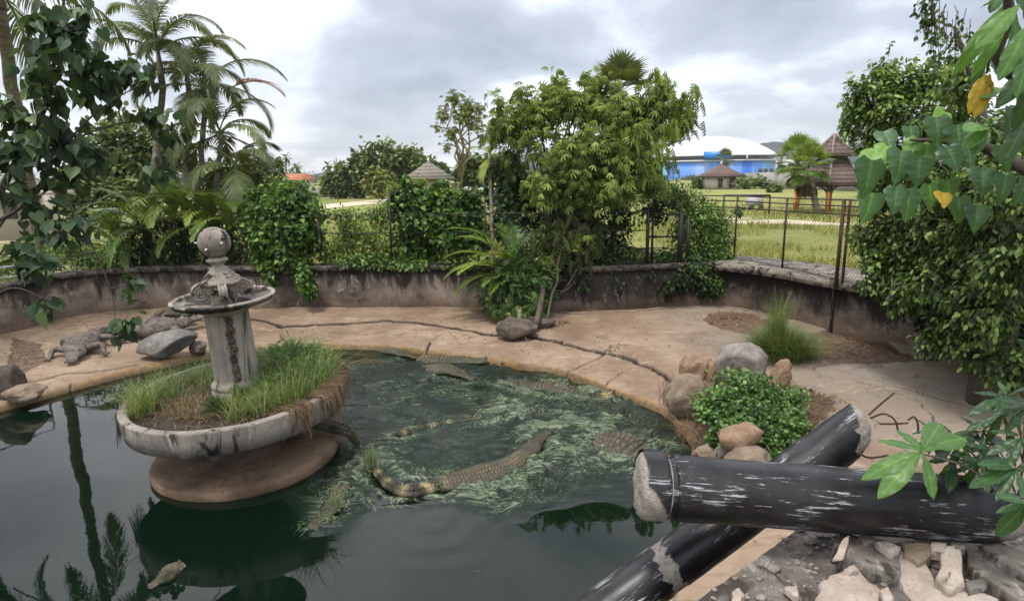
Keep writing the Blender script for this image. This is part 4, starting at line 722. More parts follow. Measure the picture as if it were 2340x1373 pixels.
RB = [  # outline, z, thick, material, name, label, tilt
 ([(1905, 1238), (1935, 1225), (2052, 1262), (2060, 1300), (2040, 1302), (1960, 1282), (1915, 1262)], 1.20, .09, 'slab', 'concrete_beam', 'dark mouldy beam piece under the level black column, left of the other rubble', (0, .15)),
 ([(2035, 1262), (2065, 1258), (2110, 1290), (2130, 1330), (2200, 1345), (2280, 1372), (2300, 1440), (2190, 1430), (2150, 1400), (2085, 1370), (2052, 1310)], 1.17, .12, 'plaster', 'concrete_chunk', 'large pale arched chunk with a grey underside at the bottom right', (.1, .1)),
 ([(1872, 1335), (1895, 1318), (1960, 1302), (1985, 1330), (2020, 1350), (2040, 1400), (1880, 1440), (1865, 1375)], 1.15, .05, 'plaster', 'plaster_plate', 'broad flat pale plaster plate at the bottom edge under the pipes', (0, .1)),
 ([(2140, 1310), (2165, 1262), (2195, 1270), (2207, 1322), (2175, 1330)], 1.24, .06, 'plaster', 'plaster_plate', 'triangular pale plate propped up beside the arched chunk', (.1, .3)),
 ([(2065, 1240), (2125, 1238), (2128, 1265), (2098, 1280), (2066, 1262)], 1.22, .07, 'rock', 'concrete_chunk', 'blunt brownish block just under the level black column', (0, .1)),
 ([(2128, 1240), (2165, 1242), (2160, 1258), (2130, 1256)], 1.23, .05, 'plaster', 'concrete_chunk', 'small pale lump touching the underside of the level column', (0, .1)),
 ([(2210, 1265), (2240, 1262), (2345, 1330), (2400, 1400), (2345, 1372), (2215, 1300)], 1.18, .09, 'slab', 'concrete_beam', 'long grey beam running to the right edge under the column', (-.05, .1)),
 ([(2240, 1245), (2290, 1240), (2400, 1290), (2400, 1330), (2330, 1305)], 1.22, .07, 'slab', 'concrete_beam', 'second grey beam behind, nearest the concrete end of the column', (0, .05)),
 ([(2010, 1360), (2060, 1345), (2090, 1380), (2060, 1430), (2010, 1420)], 1.17, .04, 'slab', 'concrete_chunk', 'flat dark grey piece at the bottom edge beside the broad plaster plate', (0, 0)),
 ([(1905, 1262), (1925, 1240), (1938, 1236), (1928, 1262)], 1.25, .015, 'plaster', 'plaster_chip', 'curled white flake at the left tip of the dark beam', (.2, .5)),
 ([(1790, 1342), (1822, 1338), (1826, 1358), (1812, 1357)], 1.15, .03, 'plaster', 'plaster_chip', 'small white chip alone on the slab left of the plaster plate', (0, .2)),
 ([(1672, 1355), (1690, 1347), (1703, 1360), (1685, 1378), (1674, 1376)], 1.15, .035, 'plaster', 'plaster_chip', 'pale angular chip near the bottom left corner of the slab', (0, .3)),
 ([(2010, 1350), (2028, 1342), (2045, 1365), (2020, 1372)], 1.19, .03, 'plaster', 'plaster_chip', 'pale chip resting on the right side of the broad plaster plate', (0, .2)),
 ([(1928, 1300), (1950, 1292), (1962, 1300), (1945, 1304)], 1.19, .02, 'plaster', 'plaster_chip', 'thin pale chip at the top edge of the broad plaster plate', (0, .3)),
 ([(2205, 1330), (2250, 1322), (2255, 1340), (2215, 1345)], 1.21, .03, 'slab', 'concrete_chunk', 'small grey slab piece right of the propped triangular plate', (0, .1)),
 ([(2000, 1240), (2030, 1238), (2060, 1248), (2040, 1262)], 1.24, .03, 'plaster', 'concrete_chunk', 'thin pale slice lying on the dark beam', (0, .2)),
 ([(1960, 1225), (1990, 1222), (2005, 1236), (1975, 1240)], 1.23, .03, 'slab', 'concrete_chunk', 'small grey piece hard under the middle of the level column', (0, .1)),
 ([(2170, 1236), (2210, 1236), (2205, 1252), (2175, 1250)], 1.23, .04, 'slab', 'concrete_chunk', 'flat grey piece under the column, right of the small pale lump', (0, .1))]
for k, (px, z, th, mt_, nm, lb, tl) in enumerate(RB):
    mb = MB(); plate(mb, px, z, th, 30+k, tl, .014 if th > .04 else .006); c = np.array([at(x, y, z) for x, y in px]).mean(0); tag(mb.build(nm, M[mt_], origin=c), lb, {'concrete_beam': 'beam', 'plaster_plate': 'plaster plate', 'plaster_chip': 'chip', 'concrete_chunk': 'concrete chunk'}[nm], 'rubble on the broken slab')
mb = MB(); rg = np.random.default_rng(4)
for k in range(330):
    uu, vv = rg.random(), rg.random()**1.5; g_ = G3[int(uu*(nx-1)), int((1-vv)*(ny-1))]; s_ = rg.uniform(.004, .016)*(1+(k % 11 == 0)*1.3); rocklike(mb, g_+[0, 0, s_*.4], (s_*1.3, s_, s_*.6), k, .3, sub=1)
tag(mb.build('gravel', M['aggregate']), 'loose gravel and crumbs scattered on the broken slab', 'gravel', kind='stuff')
# ------------------------------------------------------------------ boulders
def rock(px, py, w, h, z, mat, label, seed, cat='rock', name='boulder', rot=(0, 0, 0), dpt=.8, a=.25, cuts=5, group='boulders around the creeper mound', sub=4):
    """px,py: lower middle of the stone in the photograph, standing on height z"""
    c = at(px, py, z); s = depth(c)/F; r = (w*.48*s, w*.47*s*dpt, h*.54*s); mb = MB(); rocklike(mb, c+[0, r[1]*.6, r[2]*.52], r, seed, a+.10, 1.7, rot, sub, 0, cuts); o = mb.build(name, M[mat], smooth=False, origin=c); return tag(o, label, cat, group)
BR = .26
rock(1592, 862, 78, 68, BR-.02, 'rock_brown', 'squat brown boulder at the back left of the creeper mound', 3, dpt=.7)
rock(1626, 862, 24, 64, BR, 'rock_brown', 'thin upright stone sliver leaning between two boulders', 4, rot=(0, 14, 0), dpt=.6, name='stone_sliver')
rock(1704, 868, 132, 92, BR, 'rock_grey', 'large rounded pale grey boulder behind the creeper mound', 5, dpt=.8, a=.12, cuts=3)
rock(1578, 935, 108, 92, .22, 'rock', 'rounded mottled boulder overhanging the pond edge', 6, dpt=.8, a=.15, cuts=3)
rock(1790, 885, 60, 80, BR-.05, 'rock_brown', 'pointed hollow brown rock at the back right of the mound', 27, rot=(0, 12, 20), dpt=.7, a=.4)
rock(1700, 1040, 124, 88, .33, 'rock_brown', 'angular tan rock on the front of the creeper mound', 12, dpt=.7, a=.18, cuts=7)
rock(1722, 1082, 112, 62, .26, 'rock', 'low tan rock in front, half behind the black column', 9, dpt=.8, a=.15, cuts=4)
rock(1612, 1062, 58, 50, .2, 'rock', 'small rough rock at the water edge by the column collar', 10, dpt=.8, a=.35, name='stone')
rock(1652, 1052, 44, 40, .2, 'rock_grey', 'small cracked grey stone between the rough one and the low tan rock', 11, dpt=.8, a=.35, name='stone')
rock(1585, 1076, 50, 26, .18, 'rock', 'flat tan stone at the yellow waterline', 13, dpt=.9, a=.3, name='stone')
rock(1180, 768, 100, 52, .26, 'rock_dark', 'dark mossy boulder holding the tree roots on the bank', 14, dpt=.7, a=.18, group='rocks along the bank')
rock(1235, 748, 70, 28, .26, 'rock_dark', 'low dark stone right of the mossy root boulder', 15, dpt=.7, a=.2, group='rocks along the bank')
rock(10, 905, 74, 88, .16, 'rock_dark', 'dark upright rock at the left picture edge by the water', 16, dpt=.8, a=.15, cuts=2, group='rocks along the bank')
rock(45, 915, 100, 40, .14, 'rock', 'flat stained rock beside the dark upright one', 17, dpt=.8, a=.2, group='rocks along the bank')
rock(450, 806, 44, 32, .16, 'rock_dark', 'small dark rock just left of the fluted column on the bank', 18, dpt=.8, a=.2, group='rocks along the bank')
c = at(368, 812, .2); mb = MB(); rocklike(mb, c+[0, .16, .15], (.50, .30, .17), 41, .10, 1.6, (24, -9, 8), 4, 0, 6); tag(mb.build('broken_slab_end', M['rock_flat'], origin=c), 'grey flat-faced lump of broken cement tipped up on the left bank by the water', 'cement lump')
# ------------------------------------------------------------------ crocodiles
def croc(pts, w, label, legs=None, mat='croc', hz=1., bands=True, sub=None, scute=1., seed=0, head_up=0., eyes=True):
    """pts: spine from snout tip to tail tip (world); w: half width of the belly"""
    ns, nf = 420, 72; D = np.asarray(pts, float); fine = crs(D, 800); s = np.concatenate([[0], np.cumsum(np.linalg.norm(np.diff(fine, axis=0), axis=1))]); Lt = s[-1]; uu = np.linspace(0, 1, ns); sp = np.stack([np.interp(uu*Lt, s, fine[:, k]) for k in range(3)], 1)
    hw = w*np.interp(uu, [0, .008, .02, .05, .09, .12, .15, .17, .20, .25, .32, .42, .50, .56, .64, .75, .9, 1], [.16, .30, .35, .31, .34, .44, .60, .64, .56, .62, .90, 1.0, .88, .62, .46, .34, .17, .03])
    hh = w*np.interp(uu, [0, .01, .03, .08, .115, .135, .16, .20, .25, .32, .42, .50, .56, .64, .75, .9, 1], [.05, .15, .16, .15, .26, .33, .33, .36, .46, .58, .62, .56, .48, .42, .34, .22, .04])*hz
    t = nrm(np.gradient(sp, axis=0)); sd = nrm(np.cross(t, [0, 0, 1.])); up = np.cross(sd, t); a = np.arange(nf)*2*np.pi/nf
    X = np.sign(np.cos(a))*np.abs(np.cos(a))**.85; Zp = np.sin(a); lat = hw[:, None]*X[None]; ht = hh[:, None]*np.where(Zp > 0, Zp*.95, Zp*.75)[None]
    dorsal = np.clip(Zp, 0, 1)[None]; U_ = uu[:, None]
    body = sstep(.20, .24, U_)*sstep(1., .9, U_)
    row = np.abs(np.sin(U_*Lt/(w*.21)*np.pi))**1.2; colm = np.abs(np.cos(np.linspace(0, 2*np.pi, nf, endpoint=False)*9.))[None]**1.5; bump = body*dorsal**1.2*row*(.25+.75*colm)*.10*w*scute
    irr = .45+1.1*vn(np.column_stack([np.repeat(uu*Lt/w*3.1, nf), np.tile(np.arange(nf)*.31, ns), np.full(ns*nf, seed*1.)]), 1., 6).reshape(ns, nf); bump = bump*irr; row = row*irr
    crest = sstep(.56, .66, U_)*(np.exp(-((a[None]-R_(62))/.14)**2)+np.exp(-((a[None]-R_(118))/.14)**2))*(.35+.65*np.abs(np.sin(U_*Lt/(w*.36)*np.pi)))*.13*w*scute*sstep(1.0, .85, U_)
    ht = ht+bump+crest
    for u0, la, am, su, sl in ((.135, .55, .15, .011, .26), (.012, .25, .05, .006, .3), (.155, .0, .04, .012, .5)):
        for sg in (-1, 1): ht = ht+am*w*np.exp(-((U_-u0)/su)**2)*np.exp(-((lat/(hw[:, None]+1e-6)-sg*la)/sl)**2)*(dorsal > 0)
    V = sp[:, None]+sd[:, None]*lat[..., None]+up[:, None]*ht[..., None]; i = np.arange(ns-1)[:, None]*nf; j = np.arange(nf)[None]; k = (j+1) % nf; Q = np.stack([i+j, i+nf+j, i+nf+k, i+k], -1).reshape(-1, 4)
    band = .5+.5*np.sin(uu*Lt/(w*.62)*np.pi); T_ = .30+.42*row*dorsal*body*colm+(sstep(.50, .6, U_)*(band[:, None]-.5)*.9 if bands else 0)+np.where(Zp < -.2, .35, 0)[None]+(fbm(V.reshape(-1, 3), 6, 3, seed).reshape(ns, nf)-.5)*.4
    mb = MB(); mb.add(V.reshape(-1, 3), [Q, np.array([list(range(nf))]), np.array([[(ns-1)*nf+q for q in range(nf)][::-1]])], np.clip(T_, 0, 1).ravel())
    if legs is not None:
        for u0, sg, fwd in legs:
            n0 = int(u0*ns); c = sp[n0]; o = sd[n0]*sg; f = -t[n0]*fwd; z0 = sub if sub is not None else c[2]-hh[n0]*.6; sh = c+o*hw[n0]*.75; el = sh+o*w*.75-f*w*.25+[0, 0, w*.02]; wr = np.array([*(el+f*w*.55+o*w*.15)[:2], z0+w*.10]); pm = np.array([*(wr+f*w*.25+o*w*.08)[:2], z0+w*.05])
            P = crs([sh-o*w*.2, sh, el, wr, pm], 14); mb.tube(P, np.interp(np.linspace(0, 1, 14), [0, .3, .6, .85, 1], [w*.30, w*.28, w*.21, w*.14, w*.13]), 10, tint=.45, flat=.8)
            for q in (-.6, -.3, 0, .3, .6): d_ = nrm(f*math.cos(q*1.6)+o*(math.sin(q*1.6)+.25)); mb.tube(np.array([pm, pm+d_*w*.22+[0, 0, w*.03], [*(pm+d_*w*.40)[:2], z0+.004]]), [w*.065, w*.05, w*.012], 6, tint=.4)
    o = mb.build('crocodile', M[mat], smooth=True, origin=sp[int(ns*.4)]); tag(o, label, 'crocodile', 'crocodiles')
    if eyes:
        n0 = int(.135*ns)
        for sg in (-1, 1): e1 = MB(); c = sp[n0]+sd[n0]*sg*hw[n0]*.60+up[n0]*(hh[n0]*.80+.10*w); e1.tube(np.array([c-sd[n0]*sg*w*.03, c+sd[n0]*sg*w*.03, c+sd[n0]*sg*w*.05]), [w*.055, w*.05, w*.01], 8); e1.build('eye', M['eye'], o, True)
    return o
def pz(L): return [at(x, y, z) for x, y, z in L]
croc(pz([(1252, 985, .03), (1222, 1015, .03), (1195, 1040, .025), (1170, 1062, .0), (1120, 1082, -.015), (1060, 1098, -.01), (1000, 1110, -.005), (950, 1126, .025), (905, 1118, .04), (875, 1095, .05), (855, 1072, .05), (842, 1050, .02)]), .185, 'largest crocodile swimming across the pond with a banded tail curled to the left', None, hz=.62, scute=1.1, seed=1)
croc(pz([(1215, 930, -.12), (1170, 945, -.09), (1120, 955, -.07), (1070, 966, -.055), (1010, 975, -.05), (960, 984, -.05), (915, 993, .0), (880, 1000, .01)]), .17, 'half-sunk crocodile behind the largest one, only its ridged back above water', None, hz=.6, scute=1.3, seed=2)
croc(pz([(1162, 828, .05), (1140, 826, .02), (1110, 823, .02), (1080, 824, .0), (1040, 826, -.05), (980, 828, -.08), (900, 826, -.2), (830, 822, -.3)]), .30, 'crocodile floating level by the far pond edge, head pointing right', None, hz=.62, seed=3)
croc(pz([(952, 818, .02), (935, 812, .03), (915, 808, .03), (890, 802, .0), (850, 798, -.1), (800, 795, -.2)]), .17, 'small crocodile head surfacing by the far edge near the planter', None, hz=.6, seed=4)
croc(pz([(1085, 868, .02), (1062, 858, .05), (1040, 850, .05), (1005, 846, .0), (960, 846, -.1), (900, 850, -.3)]), .22, 'crocodile head raised above swirling water behind the ripples', None, hz=.6, seed=5)
croc(pz([(1160, 868, .0), (1195, 878, .0), (1230, 888, -.04), (1265, 896, -.08), (1300, 905, -.10), (1340, 912, -.12), (1385, 910, .0), (1420, 890, -.05)]), .26, 'dark crocodile thrashing in green foam in the middle right of the pond', [(.3, 1, 1), (.3, -1, 1)], hz=.8, seed=6, sub=-.05)
croc(pz([(1330, 985, -.10), (1352, 998, -.08), (1378, 1010, -.07), (1410, 1022, -.06), (1440, 1035, -.05), (1475, 1050, -.07), (1520, 1060, -.05), (1560, 1040, -.1)]), .34, 'brown crocodile wallowing under murky water beside the column collar', None, hz=.55, bands=False, seed=7)
croc(pz([(706, 1208, .01), (730, 1190, .02), (750, 1172, .03), (765, 1155, -.02), (785, 1120, -.10), (815, 1060, -.15), (830, 1020, -.3)]), .17, 'algae-covered crocodile head pointing down left below the planter', None, hz=.9, bands=False, seed=8)
croc(pz([(338, 1345, -.015), (358, 1330, .005), (378, 1318, .01), (402, 1308, -.06), (430, 1298, -.1), (470, 1288, -.3)]), .13, 'brown crocodile head floating in leaf reflections at the bottom left', None, hz=.9, bands=False, seed=9)
D1 = FT(np.array([[-.1, .45, .20], [.1, .38, .26], [.35, .30, .30], [.6, .22, .31]])); E1 = [aty(758, 978, D1[-1][1]-.05), aty(790, 988, D1[-1][1]-.12), at(812, 1012, .05), at(826, 1030, -.08)]
croc(np.concatenate([D1, E1]), .20, 'crocodile lying on the round base under the planter, its ridged tail hanging into the water', None, hz=.7, bands=False, seed=10)
B = .27
croc(pz([(160, 828, B-.04), (168, 812, B), (176, 797, B+.03), (186, 783, B+.05), (200, 774, B+.07), (214, 768, B+.05), (232, 760, B+.02), (250, 757, B), (300, 752, B)]), .26, 'crocodile on the left bank facing the camera with its snout by the water', [(.27, 1, 1), (.27, -1, 1), (.50, 1, -.4), (.50, -1, -.4)], mat='croc_dry', hz=.85, sub=.19, seed=11)
croc(pz([(456, 727, B+.11), (440, 731, B+.11), (425, 736, B+.09), (400, 744, B+.07), (365, 750, B+.07), (330, 752, B+.05), (290, 754, B), (255, 757, B-.02), (225, 766, B-.03)]), .29, 'grey crocodile resting sideways on the left bank, head to the right', [(.28, 1, 1), (.28, -1, 1), (.50, 1, -.5), (.50, -1, -.5)], mat='croc_dry', hz=1.15, sub=.21, seed=12)
croc(pz([(435, 722, .42), (420, 717, .44), (400, 714, .44), (378, 718, .40), (360, 727, .36), (345, 738, .30), (335, 745, .27)]), .22, 'dark crocodile behind the resting one, half hidden by the bird basin', [(.3, 1, 1), (.3, -1, 1)], mat='croc', hz=1.1, bands=False, sub=.26, seed=13)
# water thrown up by the animals: blobs and weed strands
mb = MB(); rg = np.random.default_rng(3)
c = at(850, 1062, .05); p = c+rg.normal(size=(420, 3))*[.035, .03, .02]; p[:, 2] = .04; blades(mb, p, rg.uniform(.04, .24, 420), .006, .28, (.65, .2))
for k in range(120): q = c+rg.normal(size=3)*[.05, .04, .06]+[0, 0, .12]; s_ = rg.uniform(.002, .006); rocklike(mb, q, (s_, s_, s_*1.5), k, .1, sub=1, cuts=0)
tag(mb.build('water_splash', M['spray'], origin=c), 'green spray thrown up by the curled tail tip of the largest crocodile', 'splash', kind='stuff')
mb = MB()
for px, py, wx, wy, nn_ in ((1280, 915, 120, 26, 420), (1330, 900, 50, 20, 160), (1210, 900, 50, 22, 110), (1180, 1080, 150, 45, 260), (1000, 1105, 30, 14, 120), (1420, 960, 110, 14, 220), (1385, 1060, 60, 25, 70), (765, 1140, 35, 34, 420), (745, 1180, 20, 14, 130), (1005, 1080, 40, 6, 60), (850, 1075, 40, 22, 150), (1080, 870, 60, 10, 60), (1230, 905, 80, 40, 140)):
    for k in range(nn_):
        x, y = px+rg.normal()*wx*.5, py+rg.normal()*wy*.5; q = at(x, y, .035+abs(rg.normal())*.016); s_ = rg.uniform(.0015, .005); rocklike(mb, q, (s_*2.2, s_*1.8, s_*.7), k, .3, sub=1, cuts=0)
tag(mb.build('algae_scraps', M['spray']), 'green algae scraps and foam on the churned water', 'algae', kind='stuff')
# leaf litter and pebbles on the bank
mb = MB(); n_ = 3200; t_ = (rng.random(n_)*NT).astype(int).clip(0, NT-1); s_ = rng.random(n_)**.8; P = Ec[t_]*(1-s_[:, None])+Wc[t_]*s_[:, None]; k = (fbm(np.column_stack([P, P[:, 0]*0]), .8, 3, 21)+.12*s_) > .47; P, s_ = P[k], s_[k]; P3 = np.column_stack([P, .115+.20*s_+bank_h(P)*np.minimum(1, s_*8)])
leaves(mb, P3, rv(len(P3))*[1, 1, .1], np.tile([0, 0, 1.], (len(P3), 1))+rv(len(P3))*.3, rng.uniform(.015, .05, len(P3)), 'lance', rng.random(len(P3)))
for L in (pl([(1900, 765), (1960, 780), (2010, 800), (2090, 836)]), pl([(1830, 900), (1900, 925), (1870, 975)]), pl([(1610, 745), (1680, 735), (1740, 760)]), pl([(1250, 722), (1330, 724)]), pl([(1290, 745), (1240, 760)]), pl([(2000, 850), (2200, 900)])):
    for _ in range(330): a = L[rng.integers(0, len(L)-1)]; b = L[rng.integers(0, len(L))]; q = a+(b-a)*rng.random()+rng.normal(0, .07, 2); leaves(mb, np.array([[*q, .24+rng.random()*.03]]), rv(1)*[1, 1, .2], np.array([[0, 0, 1.]])+rv(1)*.4, rng.uniform(.02, .07), 'lance', rng.random())
tag(mb.build('leaf_litter', M['dead']), 'dry brown leaf litter scattered over the bank', 'leaf litter', kind='stuff')
mb = MB()
for L in (pl([(1900, 765), (1960, 780), (2010, 800), (2090, 836)]), pl([(1610, 745), (1680, 735), (1740, 760)]), pl([(1860, 790), (1960, 800), (2050, 835)]), pl([(0, 800), (100, 830)]), pl([(700, 760), (1400, 800), (1700, 790)])):
    for k in range(90): a = L[rng.integers(0, len(L)-1)]; b = L[rng.integers(0, len(L))]; q = a+(b-a)*rng.random()+rng.normal(0, .10, 2); s_ = rng.uniform(.006, .022); rocklike(mb, [*q, .225+rng.random()*.02], (s_*1.3, s_, s_*.6), k, .3, sub=1)
tag(mb.build('pebbles', M['rock']), 'small pebbles and crumbs lying on the bank', 'pebbles', kind='stuff')
# ------------------------------------------------------------------ fences on the wall
def zfor(p, py):      # height above plan point p that shows at image row py
    lo, hi = 0., 3+1.1*math.hypot(p[0], p[1])
    for _ in range(50):
        m = (lo+hi)/2; q = (np.array([p[0], p[1], m])-CAM) @ RN; y = CY-F*q[1]/-q[2]
        if y > py: lo = m
        else: hi = m
    return lo
def chain(mb, a, b, z0, z1a, z1b, pitch=.075, r=.0021):
    L = np.linalg.norm(b-a); x = (b-a)/L; 
    for sg in (1, -1):
        for k in np.arange(-(z1a-z0), L+(z1a-z0), pitch):
            s0, s1 = (k, k+(z1a-z0)) if sg > 0 else (k+(z1a-z0), k); t0, t1 = 0., 1.
            for lim, cmp_ in ((0, 1), (L, -1)):
                for _ in (0,):
                    d = s1-s0; tt = (lim-s0)/d
                    if cmp_*(d) > 0 if lim == 0 else d < 0: t0 = max(t0, tt) 
                    else: t1 = min(t1, tt)
            if t1 <= t0: continue
            zt = lambda s_: z1a+(z1b-z1a)*s_/L
            P = [np.array([*(a+x*(s0+(s1-s0)*t)), z0+(zt(s0+(s1-s0)*t)-z0)*t]) for t in (t0, t1)]; mb.tube(P, r, 3, cap=False)
fb = [(1600, 586), (1677, 592), (1787, 613), (1911, 642), (2050, 676), (2200, 715)]; ft = [446, 447, 452, 455, 462, 470]
fp = [at(x, y, WT+.02)[:2] for x, y in fb]; fz = [zfor(p, t) for p, t in zip(fp, ft)]
root = empty('chain_link_fence', (*fp[2], WT), 'black chain link fence with three top rails standing on the walkway ledge at right', 'fence')
for k, (p, z) in enumerate(zip(fp, fz)):
    mb = MB(); w = .032 if k == 3 else .02
    mb.tube([(*p, WT-.1 if k == 3 else WT), (*p, z)], w, 8); mb.build('post', M['rust' if k == 3 else 'iron'], root, True)
    if k == 3: mb = MB(); mb.tube([(p[0]+.075, p[1]-.05, WT), (p[0]+.075, p[1]-.05, z)], .024, 8); mb.build('post', M['rust'], root, True)
for dz in (.0, -.10, -.235):
    mb = MB()
    for k in range(len(fp)-1): mb.tube([(*fp[k], fz[k]+dz-.012), (*fp[k+1], fz[k+1]+dz-.012)], .013, 6)
    mb.build('rail', M['iron'], root, True)
mb = MB()
for k in range(len(fp)-1): chain(mb, fp[k], fp[k+1], WT+.04, fz[k]-.24, fz[k+1]-.24)
mb.build('chain_link_mesh', M['wire'], root)
mb = MB()
for k in range(len(fp)-1): mb.tube([(*fp[k], WT+.05), (*fp[k+1], WT+.05)], .008, 5)
mb.build('bottom_rail', M['iron'], root)
# gate in the undergrowth
ga, gb = at(1478, 600, WT)[:2], at(1552, 600, WT)[:2]; root = empty('iron_gate', (*ga, WT), 'dark iron gate with mesh infill half buried in leaves behind the centre tree', 'gate')
za, zb = zfor(ga, 486), zfor(gb, 486)
for p, z, w in ((ga, za, .032), (ga+[.10, .0], za-.05, .022), (gb, zb+.02, .045), (gb+[.16, 0], zb-.1, .028)): mb = MB(); mb.box((p[0], p[1], (WT+z)/2), (w, w*.7, (z-WT)/2)); mb.build('post', M['iron'], root)
for f in (.02, .52, .97): mb = MB(); mb.bar((*ga, WT+(za-WT)*f), (*gb, WT+(zb-WT)*f), .04, .035); mb.build('rail', M['iron'], root)
mb = MB(); chain(mb, ga+[.1, 0], gb, WT+.05, za, zb); mb.build('chain_link_mesh', M['wire'], root)
mb = MB(); mb.box((ga[0]+.14, ga[1]-.02, WT+(za-WT)*.52), (.05, .02, .03)); mb.build('latch', M['iron'], root)
# low rail and bare posts along the middle of the wall
lb = [(600, 605), (735, 604), (895, 603), (1113, 603), (1300, 603), (1478, 601)]; lp = [at(x, y, WT+.03)[:2] for x, y in lb]
root = empty('wire_fence', (*lp[2], WT), 'sagging dark wire fence with thin posts along the middle of the pit wall', 'fence')
for (p, tp) in zip(lp, (500, 500, 438, 455, 480, 480)): mb = MB(); mb.tube([(*p, WT), (*(p+rng.normal(0, .02, 2)), zfor(p, tp))], .024, 7); mb.build('post', M['iron'], root, True)
for dz in (.04, .70, 1.08):
    mb = MB()
    for a, b in zip(lp[:-1], lp[1:]): limb(mb, (*a, WT+dz), (*b, WT+dz), .012, .012, -.004, 5, 5)
    mb.build('rail', M['iron'], root, True)
# pale railing at the far left
la = [at(x, y, WT+.02)[:2] for x, y in ((-260, 700), (-120, 672), (0, 652), (62, 644))]; root = empty('handrail', (*la[2], WT), 'pale galvanised handrail on the wall at the left picture edge', 'railing')
for p in la: mb = MB(); mb.tube([(*p, WT), (*p, WT+.55)], .02, 8); mb.build('post', M['galv'], root, True)
for dz in (.15, .34, .53):
    mb = MB()
    for a, b in zip(la[:-1], la[1:]): mb.tube([(*a, WT+dz), (*b, WT+dz)], .018, 8)
    mb.build('rail', M['galv'], root, True)
# ------------------------------------------------------------------ middle plants
GZ = WT-.12
def g3(px, py, z=GZ): return at(px, py, z)
def shrub(name, label, cl, n, size, tm, mat, base, cat='shrub', tr=.04, **kw):
    kw = {**dict(droop=.6, sub=34, subr=.22, shell=.55), **kw}; cl = [CL(*a) for a in cl]; b = np.asarray(base); return tree(name, label, cat, b, b+[0, 0, .35], cl, n, size, tm, mat, tr=tr, **kw)
b0 = at(1222, 752, .3)
t_ = tree('feathery_tree', 'broad light green feathery leaved tree rooted at the pit wall in the centre', 'tree', b0, aty(1268, 560, 12.1), [CL(*a) for a in ((1175, 262, 12.6, 62), (1235, 232, 12.6, 58), (1305, 218, 12.7, 62), (1365, 225, 12.7, 46), (1150, 300, 12.5, 34), (1215, 310, 12.3, 76), (1300, 300, 12.1, 80), (1385, 290, 12.2, 78), (1440, 235, 12.4, 56), (1490, 225, 12.3, 44), (1500, 275, 12.2, 46), (1460, 330, 12.0, 60), (1395, 368, 11.8, 74), (1305, 385, 11.8, 76), (1238, 400, 11.9, 58), (1330, 440, 11.6, 60), (1225, 440, 11.6, 44), (1420, 425, 11.7, 56), (1480, 405, 11.9, 42))],
      5000, .165, 'rosette', 'leaf_tree', tr=.06, droop=.6, sub=10, subr=.24, shell=.5, gap=.36, up=.9, tint=(.5, .2), outw=.7)
mb = MB(); foliage(mb, [CL(*a) for a in ((1560, 225, 12.1, 34), (1572, 262, 12.0, 26), (1535, 285, 12.0, 34), (1510, 200, 12.2, 30), (1505, 165, 12.2, 14), (1588, 205, 12, 12), (1450, 330, 11.8, 56), (1490, 380, 11.8, 50), (1130, 290, 12.4, 22), (1185, 205, 12.5, 14), (1280, 185, 12.6, 14), (1340, 178, 12.6, 14))], 800, .24, 'droop', 1.5, 14, .3, .3, .5, (.5, .2)); mb.build('hanging_foliage', M['leaf_tree'], t_)
mb = MB(); lim0 = aty(1268, 560, 12.1)
for px, py, Y in ((1560, 250, 12.1), (1505, 175, 12.2), (1590, 200, 12.0), (1185, 210, 12.5), (1280, 190, 12.6), (1130, 290, 12.4), (1340, 180, 12.6)): limb(mb, lim0, aty(px, py, Y), .03, .006, .05, 6, 10)
for px, py in ((1330, 300), (1400, 260), (1240, 330), (1470, 330)): limb(mb, aty(1300, 600, 12.3), aty(px, py, 12.3), .045, .01, .05, 6, 9)
mb.build('branch', M['bark'], t_, True)
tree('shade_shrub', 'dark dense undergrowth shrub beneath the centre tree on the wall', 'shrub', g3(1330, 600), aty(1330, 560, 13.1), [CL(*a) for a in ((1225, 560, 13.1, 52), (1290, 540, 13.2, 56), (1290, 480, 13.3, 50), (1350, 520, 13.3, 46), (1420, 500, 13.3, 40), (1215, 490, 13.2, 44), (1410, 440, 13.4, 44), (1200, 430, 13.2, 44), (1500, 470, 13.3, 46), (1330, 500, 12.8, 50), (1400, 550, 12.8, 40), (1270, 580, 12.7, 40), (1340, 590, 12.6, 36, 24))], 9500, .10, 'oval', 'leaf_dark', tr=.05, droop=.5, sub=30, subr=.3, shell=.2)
fan_palm('fan_palm', 'fan palm rising just behind the top of the centre tree', g3(1400, 560), aty(1418, 212, 14.0), 20, .56, tr=.09, mat='palm', els=(88, 12), pet=.8)
palm('slim_palm', 'slim pale-stemmed palm with ragged small crown left of the centre tree', at(1128, 604, WT), aty(1119, 352, 13.0), 11, .72, tr=.045, els=(60, -55), mat='palm_bright', sh=0, hang=.7, nl=30, ll=.22, w=.022, tints=[.5, .7, .4, .85])
root = None
r_ = palm('areca_palm', 'bright drooping areca palm over the mossy boulder left of the centre trunk', at(1185, 745, .3), aty(1192, 655, 11.6), 10, 1.15, tr=.04, mat='palm_bright', sh=0, els=(70, 25), droop=85, az0=2.6, azr=(R_(130), R_(235)), hang=.35, nl=34, ll=.34, w=.032, spread=55, tints=[.55, .75, .45])
